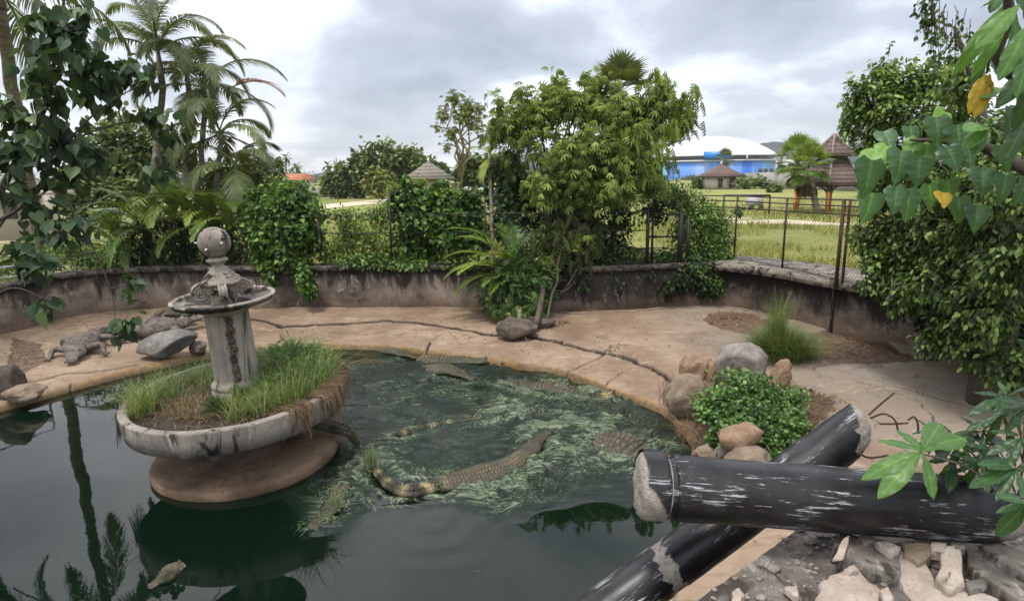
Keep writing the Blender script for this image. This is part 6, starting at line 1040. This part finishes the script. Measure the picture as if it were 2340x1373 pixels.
# ------------------------------------------------------------------ far side of the field
def slab_sheet(px, z, mat, name): mb = MB(); P = np.array([at(x, y, z) for x, y in px]); mb.add(P, [np.array([list(range(len(P)))])]); return tag(mb.build(name, M[mat]), kind='structure')
slab_sheet([(560, 488), (740, 467), (880, 455), (1060, 449), (1060, 453), (890, 462), (760, 475), (560, 500)], GZ+.006, 'path', 'dirt_path')
slab_sheet([(1640, 508), (1720, 503), (1800, 502), (1870, 507), (1980, 514), (1880, 514), (1790, 511), (1700, 512)], GZ+.006, 'path', 'sandy_track')
slab_sheet([(0, 545), (90, 536), (190, 530), (190, 534), (90, 543), (0, 556)], GZ+.006, 'path', 'sandy_track')
def px_box(mb, x0, x1, ytop, ybot, Y, dp=2., down=True):      # a block whose front shows between two columns, standing at distance Y
    a = aty(x0, ybot, Y); b = aty(x1, ybot, Y); t = aty((x0+x1)/2, ytop, Y); z0 = min(a[2], b[2], GZ) if down else (a[2]+b[2])/2; mb.box(((a[0]+b[0])/2, Y+dp/2, (z0+t[2])/2), ((b[0]-a[0])/2, dp/2, (t[2]-z0)/2)); return a, b, t
def hills(prof, Y, name, thick=500, seed=0):
    pts = np.array([aty(x, y, Y) for x, y in prof]); x = np.linspace(pts[0, 0], pts[-1, 0], 260); h = np.interp(x, pts[:, 0], pts[:, 2]-GZ); q = np.column_stack([x, x*0, x*0]); h = np.maximum(0, h*(1+(fbm(q, .012, 5, seed)-.5)*.16)); rows = []
    for t in np.linspace(0, 1, 24): k = math.sin(min(1, t*1.25)*math.pi/2)**1.0 if t < .8 else 1-(t-.8)*2; rows.append(np.column_stack([x, np.full(260, Y-thick*.5+thick*t), GZ-2+(h+2)*k*(.80+.4*(fbm(np.column_stack([x, np.full(260, t*thick), x*0]), .011, 4, seed+5)) if t != .8 else 1)]))
    V = np.concatenate(rows); i = np.arange(23)[:, None]*260; j = np.arange(259)[None]; mb = MB(); mb.add(V, np.stack([i+j, i+j+1, i+260+j+1, i+260+j], -1).reshape(-1, 4)); return tag(mb.build(name, M['hill'], smooth=True), kind='structure')
hills([(640, 411), (700, 398), (730, 396), (752, 386), (775, 384), (800, 378), (830, 385), (880, 398), (930, 409)], 1300, 'hills', 500, 1)
hills([(1000, 405), (1060, 376), (1100, 360), (1150, 352), (1220, 345), (1300, 350), (1400, 345), (1500, 330), (1600, 316), (1690, 312), (1715, 318), (1745, 324), (1770, 326), (1800, 318), (1830, 322), (1870, 326), (1910, 323), (1960, 328), (2050, 322), (2150, 330), (2300, 345), (2500, 395)], 1250, 'hills', 500, 3)
# domed arena
ca = aty(1625, 405, 232); ca[2] = GZ; sc_ = depth(ca)/F; RX = 143*sc_; root = empty('arena', ca, 'blue panelled arena with a shallow white domed roof beyond the field', 'arena')
zc_ = lambda y: zfor(ca[:2], y)-GZ
def ering(prof, mat, name, n=72, nz_=0):
    V, Q = lathe(prof, n); V = V*[1, .8, 1]+[ca[0], ca[1], GZ]; mb = MB(); mb.add(V, Q); return mb.build(name, M[mat], root, mat == 'roof_white')
ze, za_ = zc_(358), zc_(313)
ering([(RX*.955, 0), (RX*.955, zc_(371)), (RX*.94, zc_(371)+.02)], 'blue', 'wall'); ering([(RX*.92, zc_(371)), (RX*.92, ze)], 'glass_dark', 'glazing'); ering([(RX*.92, zc_(371)), (RX*.985, zc_(371)), (RX*.985, zc_(368)), (RX*.92, zc_(368))], 'white_wall', 'ledge')
ering([(RX*1.0, ze-.3), (RX*1.01, ze), (RX*.98, ze+.15)]+[(RX*.98*math.cos(a), ze+.15+(za_-ze)*math.sin(a)**1.75) for a in np.linspace(.05, math.pi/2-.002, 18)], 'roof_white', 'roof')
mb = MB(); f = lambda a: np.array([ca[0]+RX*.96*math.cos(a), ca[1]+RX*.8*.96*math.sin(a)]); 
p, q = f(R_(-113)), f(R_(-91)); zz0, zz1 = zc_(366), zc_(351); mb.bar((*(p-[0, 1.2]), GZ+(zz0+zz1)/2), (*(q-[0, 1.2]), GZ+(zz0+zz1)/2), 1.2, zz1-zz0); mb.build('blue_sign_panel', M['blue_sign'], root)
for a in (-58, -50, -39):
    for d_ in (-.55, .55):
        p = f(R_(a)); t_ = np.array([-math.sin(R_(a)), math.cos(R_(a))*.8]); t_ = t_/np.linalg.norm(t_); w = MB(); w.bar((*(p+t_*(d_-.38)), GZ+zc_(391)), (*(p+t_*(d_+.38)), GZ+zc_(391)), .5, 1.25); w.build('window', M['glass_dark'], root)
for a in (-75, -25): p = f(R_(a)); mb = MB(); mb.tube([(p[0]*1.0, p[1]-.9, GZ+zc_(371)), (p[0], p[1]-.9, GZ+ze)], .22, 6); mb.build('mast', M['white_wall'], root)
def house(name, label, parts, base, cat='building'):
    root = empty(name, base, label, cat)
    for nm, mat, args in parts: mb = MB(); px_box(mb, *args, down=nm not in ('roof', 'window')); mb.build(nm, M[mat], root)
    return root
house('white_building', 'white boxy building right of the domed arena', (('wall', 'white_wall', (1766, 1792, 357, 408, 240, 12)), ('wall', 'white_wall', (1792, 1835, 362, 408, 238, 12)), ('window', 'glass_dark', (1777, 1786, 362, 392, 239.5, 1)), ('roof', 'roof_white', (1764, 1794, 355, 357, 239.6, 13))), aty(1790, 405, 240))
house('blue_shed', 'low blue roofed sheds between the arena and the fan palms', (('wall', 'white_wall', (1752, 1850, 402, 409, 200, 6)), ('roof', 'blue_sign', (1758, 1860, 396, 402, 199, 8))), aty(1800, 405, 200))
house('roadside_shelter', 'long low white-roofed shelter behind the thin forked tree', (('wall', 'grey_wall', (1030, 1112, 419, 428, 70, 2)), ('roof', 'white_wall', (1028, 1114, 415, 419, 69, 5))), aty(1070, 425, 70))
house('pale_house', 'pale house with flat eaves behind the leaves at far left', (('wall', 'cream', (-80, 60, 450, 530, 21, 1.6)), ('roof', 'cream', (-90, 74, 438, 449, 20.2, 2.0)), ('window', 'glass_dark', (10, 40, 462, 500, 20.95, .1)), ('pillar', 'cream', (92, 112, 446, 530, 20.6, .35))), aty(40, 530, 21))
# white car by the shelter
ca_ = aty(1094, 428, 66); ca_[2] = GZ; root = empty('parked_car', ca_, 'white car parked by the long low shelter', 'car'); mb = MB(); s_ = 1.
P = np.array([(-2.1, .35), (-2.1, .8), (-1.9, .92), (-1.2, 1.0), (-.7, 1.42), (.7, 1.45), (1.35, 1.0), (2.0, .9), (2.15, .6), (2.15, .35)]); V = np.concatenate([np.column_stack([P[:, 0], np.full(10, y), P[:, 1]]) for y in (-.8, .8)])+ca_; mb.add(V, [np.array([[i, (i+1) % 10, (i+1) % 10+10, i+10] for i in range(10)]), np.array([list(range(10))[::-1], list(range(10, 20))])]); mb.build('body', M['car_white'], root)
mb = MB(); mb.box(ca_+[0, -.81, 1.2], (.9, .02, .16)); mb.build('window', M['glass_dark'], root)
for x in (-1.3, 1.35): mb = MB(); mb.tube([ca_+[x, -.85, .33], ca_+[x, -.6, .33]], .33, 14); mb.build('wheel', M['iron'], root)
def pyramid(mb, c, r, z0, z1, n=4, a0=math.pi/4, r1=.02, th=.12):
    a = a0+np.arange(n)*2*np.pi/n; rows = [np.column_stack([c[0]+rr_*np.cos(a), c[1]+rr_*np.sin(a), np.full(n, z)]) for rr_, z in ((r*.97, z0-th), (r, z0), (r*.55+r1*.45, z0+(z1-z0)*.42), (r1, z1))]; V = np.concatenate(rows); i = np.arange(3)[:, None]*n; j = np.arange(n)[None]; k = (j+1) % n
    mb.add(V, [np.stack([i+j, i+k, i+n+k, i+n+j], -1).reshape(-1, 4), np.array([list(range(n))[::-1], list(range(3*n, 4*n))])])
def hut(name, label, px, pyb, half, y_eave, y_apex, tile, wallpx, n=4, a0=math.pi/4, y_up=None):
    c = at(px, pyb, GZ); root = empty(name, c, label, 'hut'); s = depth(c)/F; ze = zfor(c[:2], y_eave); za = zfor(c[:2], y_apex); r = half*s*(math.sqrt(2) if n == 4 else 1); mb = MB(); pyramid(mb, c, r, ze, za, n, a0); mb.build('roof', M[tile], root); w = wallpx*s
    mb = MB(); mb.box((c[0], c[1], (GZ+ze)/2), (w, w, (ze-GZ)/2-.06)); mb.build('wall', M['cream'], root)
    for dx in (-.35, .45): mb = MB(); mb.box((c[0]+dx*w, c[1]-w-.01, GZ+(ze-GZ)*.48), (w*.16, .04, (ze-GZ)*.34)); mb.build('door' if dx > 0 else 'window', M['wood_dark' if dx > 0 else 'glass_dark'], root)
    mb = MB(); mb.tube([(c[0], c[1], za-.05), (c[0], c[1], za+(za-ze)*.08), (c[0], c[1], za+(za-ze)*.2)], [.14*r/3, .10*r/3, .02], 8); mb.build('finial', M['white_wall'], root); return root
hut('tiled_hut', 'small square hut with a brown tiled roof in front of the arena', 1645, 432, 43, 403, 374, 'tile_brown', 32)
hut('tiled_hut', 'hut with a grey conical tiled roof rising over the vine hedge', 983, 474, 62, 408, 368, 'tile_grey', 44, 8, math.pi/8)
c = aty(676, 425, 75); c[2] = GZ; root = empty('red_roof_house', c, 'small house with a red tiled roof behind the palms at left', 'house'); s_ = depth(c)/F; ze, za = zfor(c[:2], 412), zfor(c[:2], 397); hx = 24*s_; mb = MB(); mb.box((c[0], c[1]+1, (GZ+ze)/2), (hx*.9, 2, (ze-GZ)/2)); mb.build('wall', M['cream'], root)
mb = MB(); V = np.array([(-hx, -2.6, ze), (hx, -2.6, ze), (hx, 2.6, ze), (-hx, 2.6, ze), (-hx, 0, za), (hx, 0, za)])+[c[0], c[1]+1, 0]; mb.add(V, [np.array([[0, 1, 5, 4], [2, 3, 4, 5]]), np.array([[1, 2, 5], [3, 0, 4]])]); mb.build('roof', M['tile_red'], root)
# two-tier pavilion
pc = at(1940, 488, GZ)+[0, 1.9, 0]; pc[2] = GZ; s_ = depth(pc)/F; root = empty('pavilion', pc, 'two-tier brown tiled pavilion on orange posts behind the fence at right', 'pavilion'); zq = lambda y: zfor(pc[:2], y)
def tier(r0, z0, r1, z1, nm):
    n = 6; a = R_(0)+np.arange(n)*np.pi/3; rows = [np.column_stack([pc[0]+r*np.cos(a), pc[1]+r*np.sin(a), np.full(n, z)]) for r, z in ((r0*.97, z0-.10), (r0, z0), ((r0+r1)/2*.96, z0+(z1-z0)*.42), (r1, z1))]; V = np.concatenate(rows); i = np.arange(3)[:, None]*n; j = np.arange(n)[None]; k = (j+1) % n; mb = MB(); mb.add(V, [np.stack([i+j, i+k, i+n+k, i+n+j], -1).reshape(-1, 4)]); o = mb.build(nm, M['tile_brown'], root)
    for q in range(n): mb = MB(); mb.tube([rows[1][q], rows[2][q]+[0, 0, .03], rows[3][q]+[0, 0, .03]], .055, 6); mb.build('ridge', M['ridge'], o)
zl = zq(418); tier(90*s_, zl, 34*s_, zq(366), 'lower_roof'); tier(56*s_, zq(353), .03, zq(308), 'upper_roof')
mb = MB(); V, Q = lathe([(34*s_, zq(368)), (34*s_, zq(350))], 6); mb.add(V+[pc[0], pc[1], 0], Q); mb.build('neck', M['wood_dark'], root)
for q in range(6):
    a = q*np.pi/3; x, y = pc[0]+78*s_*math.cos(a)*.98, pc[1]+78*s_*math.sin(a)*.98; po = MB(); po.tube([(x, y, GZ), (x, y, GZ+(zl-GZ)*.72)], .085, 10); po.build('post', M['orange'], root, True); po = MB(); po.tube([(x, y, GZ+(zl-GZ)*.72), (x, y, zl-.05)], .075, 10); po.build('post_head', M['wood_dark'], root, True)
    a2 = (q+1)*np.pi/3; x2_, y2_ = pc[0]+78*s_*math.cos(a2)*.98, pc[1]+78*s_*math.sin(a2)*.98; e0 = np.array([x, y, zl-.10]); e1 = np.array([x2_, y2_, zl-.10]); mb = MB(); mb.bar(e0, e1, .07, .12)
    for f0, f1 in ((0, .3), (1, .7)): p0_ = e0+(e1-e0)*f0+[0, 0, -.62]; p1_ = e0+(e1-e0)*f1; mb.tube(crs(np.array([p0_, (p0_+p1_)/2+(e1-e0)*(.07 if f0 == 0 else -.07)*-1+[0, 0, .08], p1_]), 8), .05, 5)
    mb.build('bracket', M['wood_dark'], root)
# fan palms on the field
fan_palm('fan_palm', 'nearer shaggy fan palm beside the pavilion with hanging brown skirt', at(1868, 489, GZ), aty(1848, 384, 28), 26, .78, tr=.15, els=(85, -40), dead=9)
fan_palm('fan_palm', 'farther fan palm left of its twin beside the pavilion', at(1826, 452, GZ), aty(1822, 366, 33), 26, .88, tr=.15, els=(85, -40), dead=9, az0=1.)
fan_palm('fan_palm', 'small distant fan palm rising behind the small square hut', at(1662, 425, GZ), aty(1657, 366, 90), 14, 1.1, tr=.25, els=(85, -30), dead=5, az0=1.5, mat='palm')
# boundary walls
for lb, pts, h, mat in (('pale boundary wall across the far end of the field at left', ((700, 453), (885, 446), (1000, 442)), 1.15, 'grey_wall'), ('grey boundary wall across the field behind the fan palms', ((1700, 431), (1850, 434), (1960, 438), (2200, 447)), 2.0, 'grey_wall')):
    P = [at(x, y, GZ)[:2] for x, y in pts]; mb = MB(); strip_wall(mb, crs(np.array(P), 12), GZ-.2, GZ+h, 0, .3); tag(mb.build('boundary_wall', M[mat], origin=(*P[1], GZ)), lb, 'wall')
# grey machine in the field
c = at(1722, 480, GZ); s_ = depth(c)/F; root = empty('field_trolley', c, 'small grey metal trolley in the grass behind the fence', 'trolley'); mb = MB(); mb.box(c+[0, 0, .45], (.34, .3, .22)); mb.build('box', M['galv'], root)
for dx in (-.26, .26): mb = MB(); mb.tube([c+[dx, -.34, .14], c+[dx, -.26, .14]], .14, 14); mb.build('wheel', M['iron'], root)
mb = MB(); mb.tube([c+[.2, 0, .6], c+[.28, 0, .95]], .03, 6); mb.build('handle', M['galv'], root)
a, b = atd(1655, 447, 28), atd(1760, 447, 28); mb = MB(); mb.tube([a, b], .05, 8)
for q in (a, b): mb.tube([q, [q[0], q[1], GZ]], .04, 6)
tag(mb.build('goal_bar', M['iron'], origin=(a[0], a[1], GZ)), 'long dark horizontal bar on two posts in the field above the trolley', 'bar')
# ------------------------------------------------------------------ far trees
def ftree(name, label, base, cl, n, size, mat, group='trees beyond the field', tm='round', tr=.2, bm='bark', cat='tree', **kw):
    cl = [CL(*a) for a in cl]; b = np.asarray(base, float); c = np.mean([q[:3] for q in cl], 0); kw = {**dict(droop=.2, sub=30, subr=.2, shell=.6, up=1., tint=(.5, .22)), **kw}
    return tree(name, label, cat, b, b+(c-b)*.45, cl, n, size, tm, mat, bm, tr=tr, group=group, **kw)
Yf = 62
ftree('spreading_tree', 'wide dome-crowned tree, biggest in the far group at the field end', at(850, 445, GZ), [(835, 385, Yf, 40), (870, 372, Yf, 42), (905, 378, Yf, 38), (850, 410, Yf, 36), (890, 405, Yf, 34)], 5200, .42, 'leaf_far')
ftree('spreading_tree', 'tree merging right of the biggest one, over the grey conical roof', at(950, 443, GZ), [(940, 380, Yf, 34), (972, 388, Yf, 30), (1000, 398, Yf, 24), (955, 405, Yf, 30), (1015, 410, Yf, 18)], 3600, .42, 'leaf_far')
ftree('spreading_tree', 'tree at the left end of the far group beside the tiny palms', at(790, 445, GZ), [(790, 400, Yf, 28), (765, 415, Yf, 20), (810, 420, Yf, 26), (780, 432, Yf, 18), (745, 425, Yf, 14)], 3000, .42, 'leaf_far')
ftree('young_tree', 'pale yellow-green rounded tree in front of the far group', at(868, 448, GZ), [(865, 405, 52, 20), (850, 425, 52, 18), (880, 425, 52, 18), (866, 432, 52, 16)], 1800, .34, 'leaf_far2', tr=.12)
ftree('broad_tree', 'dark broad tree behind the thin forked tree', at(1090, 430, GZ), [(1070, 385, 60, 26), (1105, 378, 60, 26), (1090, 402, 60, 26), (1130, 385, 60, 24), (1055, 405, 60, 18)], 3000, .42, 'leaf_far', tint=(.25, .2))
ftree('background_tree', 'tree crown behind the heart-leaved boughs at left', at(330, 470, GZ), [(300, 320, 28, 60), (360, 335, 28, 55), (250, 350, 28, 55), (320, 390, 28, 60), (400, 390, 28, 50), (240, 410, 28, 50)], 7000, .22, 'leaf_far')
ftree('background_tree', 'bushy tree behind the lower feather palms', at(560, 470, GZ), [(500, 410, 30, 42), (560, 415, 30, 44), (610, 410, 30, 34), (620, 440, 30, 34), (540, 450, 30, 40), (590, 375, 30, 22), (635, 380, 30, 14)], 5200, .2, 'leaf_far')
ftree('background_tree', 'mid-height tree between pale house and palms', at(190, 500, GZ), [(180, 420, 26, 50), (210, 470, 26, 44), (150, 460, 26, 40), (250, 450, 26, 44)], 4200, .2, 'leaf_far')
ftree('forked_tree', 'thin forked tree with sparse yellow-green tufts left of the centre tree', at(1055, 455, GZ), [(1040, 232, 25, 22), (1070, 245, 25, 22), (1012, 262, 25, 16), (1085, 285, 25, 20), (1030, 300, 25, 16), (1105, 318, 25, 12), (1020, 335, 25, 11), (1058, 262, 25, 22), (1000, 290, 25, 9), (1095, 250, 25, 14)], 800, .15, 'leaf_far2', None, 'rosette', .12, 'bark_pale', shell=.2, subr=.35, sub=12)
for px, top, pb, lb in ((748, 378, 425, 'tiny coconut palm silhouette over the far left hills'), (677, 382, 425, 'tiny coconut palm just over the red tiled roof'), (652, 360, 425, 'taller tiny coconut palm at the edge of the feather palm fronds')):
    t_ = aty(px, top, 120); b_ = t_.copy(); b_[2] = GZ; palm('coconut_palm', lb, b_, t_, 14, 1.7, tr=.16, els=(60, -50), droop=60, sh=0, group='distant coconut palms', nl=16, ll=.5, w=.14, hang=.5)
for px, Y, r, lb in ((1705, 85, 17, 'dark round bush right of the small square hut'), (1770, 60, 12, 'low bush at the foot of the grey boundary wall'), (1595, 80, 12, 'low bush left of the small square hut'), (640, 60, 18, 'low bush below the red tiled roof'), (700, 58, 14, 'bush at the left end of the pale boundary wall')):
    c = aty(px, 405, Y); s_ = depth(c)/F; c[2] = GZ+r*s_*.7; root = empty('bush', (c[0], c[1], GZ), lb, 'bush', 'bushes on the field'); mb = MB(); foliage(mb, [[*c, r*s_, r*s_, r*s_*.8], [c[0]+r*s_*.8, c[1], c[2]*.8+.2, r*s_*.6, r*s_*.6, r*s_*.5]], 900, .25*Y/60, 'round', 0, 20, .25, .5); mb.build('foliage', M['leaf_far'], root); mt = MB(); limb(mt, (c[0], c[1], GZ), c, .08, .03); mt.build('stem', M['bark'], root)
mb = MB(); cl = [[*aty(px, 411, 195), 3.2, 1.5, 1.0] for px in range(1570, 1800, 12)]+[[*aty(px, 425, 75), 3., 1.2, .9] for px in range(1720, 1960, 24)]
foliage(mb, cl, 6000, .55, 'round', 0, 12, .35, .3); tag(mb.build('hedge_line', M['leaf_far']), 'clipped dark green hedge line along the foot of the arena and walls', 'hedge', kind='stuff')
# trees ringing the field far away
mb = MB(); rg = np.random.default_rng(5); cl = []
for px in np.arange(-500, 2900, 26):
    if 1440 < px < 1850: continue
    c = aty(px, 400, 320+rg.random()*60); h = rg.uniform(2.5, 5.5); cl.append([c[0], c[1], GZ+h*.6, 6, 4, h])
foliage(mb, cl, 16000, 1.6, 'round', 0, 12, .35, .3); tag(mb.build('distant_tree_line', M['leaf_far']), 'hazy line of trees along the horizon', 'trees', kind='stuff')
# ------------------------------------------------------------------ field grass and weeds
def scatter(n, x0, x1, y0, y1, thr=.0, f=.5):
    P = []
    u = rng.random(n); px = x0+(x1-x0)*rng.random(n); py = y0+(y1-y0)*u; Q = np.array([at(a, b, GZ) for a, b in zip(px, py)])
    w_ = Wc[::10]; dm = np.array([np.hypot(*(w_-a_[:2]).T).min() for a_ in Q]); return Q[(fbm(Q, f, 3, 8) > thr) & ~inpoly(Q[:, :2], loop) & (dm > .35+1.0*(Q[:, 0] > 3.6))]
mb = MB()
for n, x0, x1, y0, y1, h, tt in ((9000, 1400, 2100, 522, 640, .26, .55), (4200, 1400, 2150, 488, 524, .26, .35), (5200, 560, 1300, 500, 602, .26, .35), (2600, 0, 560, 540, 610, .22, .4), (2600, 1500, 2050, 455, 490, .35, .5)):
    q = scatter(n, x0, x1, y0, y1, .40); blades(mb, q, h*(.5+fbm(q, 1.3, 2, 3)), .016 if y0 > 500 else .03, .6, (tt, .25), 2)
tag(mb.build('field_weeds', M['weed']), 'yellow-green weeds and tall grass covering the field behind the fences', 'weeds', kind='stuff')
mb = MB(); q = scatter(900, 1450, 2000, 520, 625, .42); foliage(mb, [[*a, .16, .16, .10] for a in q[:110]], 5200, .05, 'oval', 0, 6, .5, .2, tint=(.55, .25)); tag(mb.build('ground_weeds', M['leaf_tree']), 'leafy low weeds among the field grass behind the fence', 'weeds', kind='stuff')

# ------------------------------------------------------------------ damp air over the distance
m, t, b, o = newmat('damp_air'); t.nodes.remove(b); pv = t.nodes.new('ShaderNodeVolumePrincipled'); pv.inputs['Color'].default_value = (.82, .87, .95, 1); pv.inputs['Density'].default_value = .00024; pv.inputs['Anisotropy'].default_value = .1
t.links.new(pv.outputs[0], o.inputs['Volume']); mb = MB(); mb.box((0, 0, 98.5), (2750, 2750, 100.)); hz = mb.build('haze', m); tag(hz, kind='stuff')
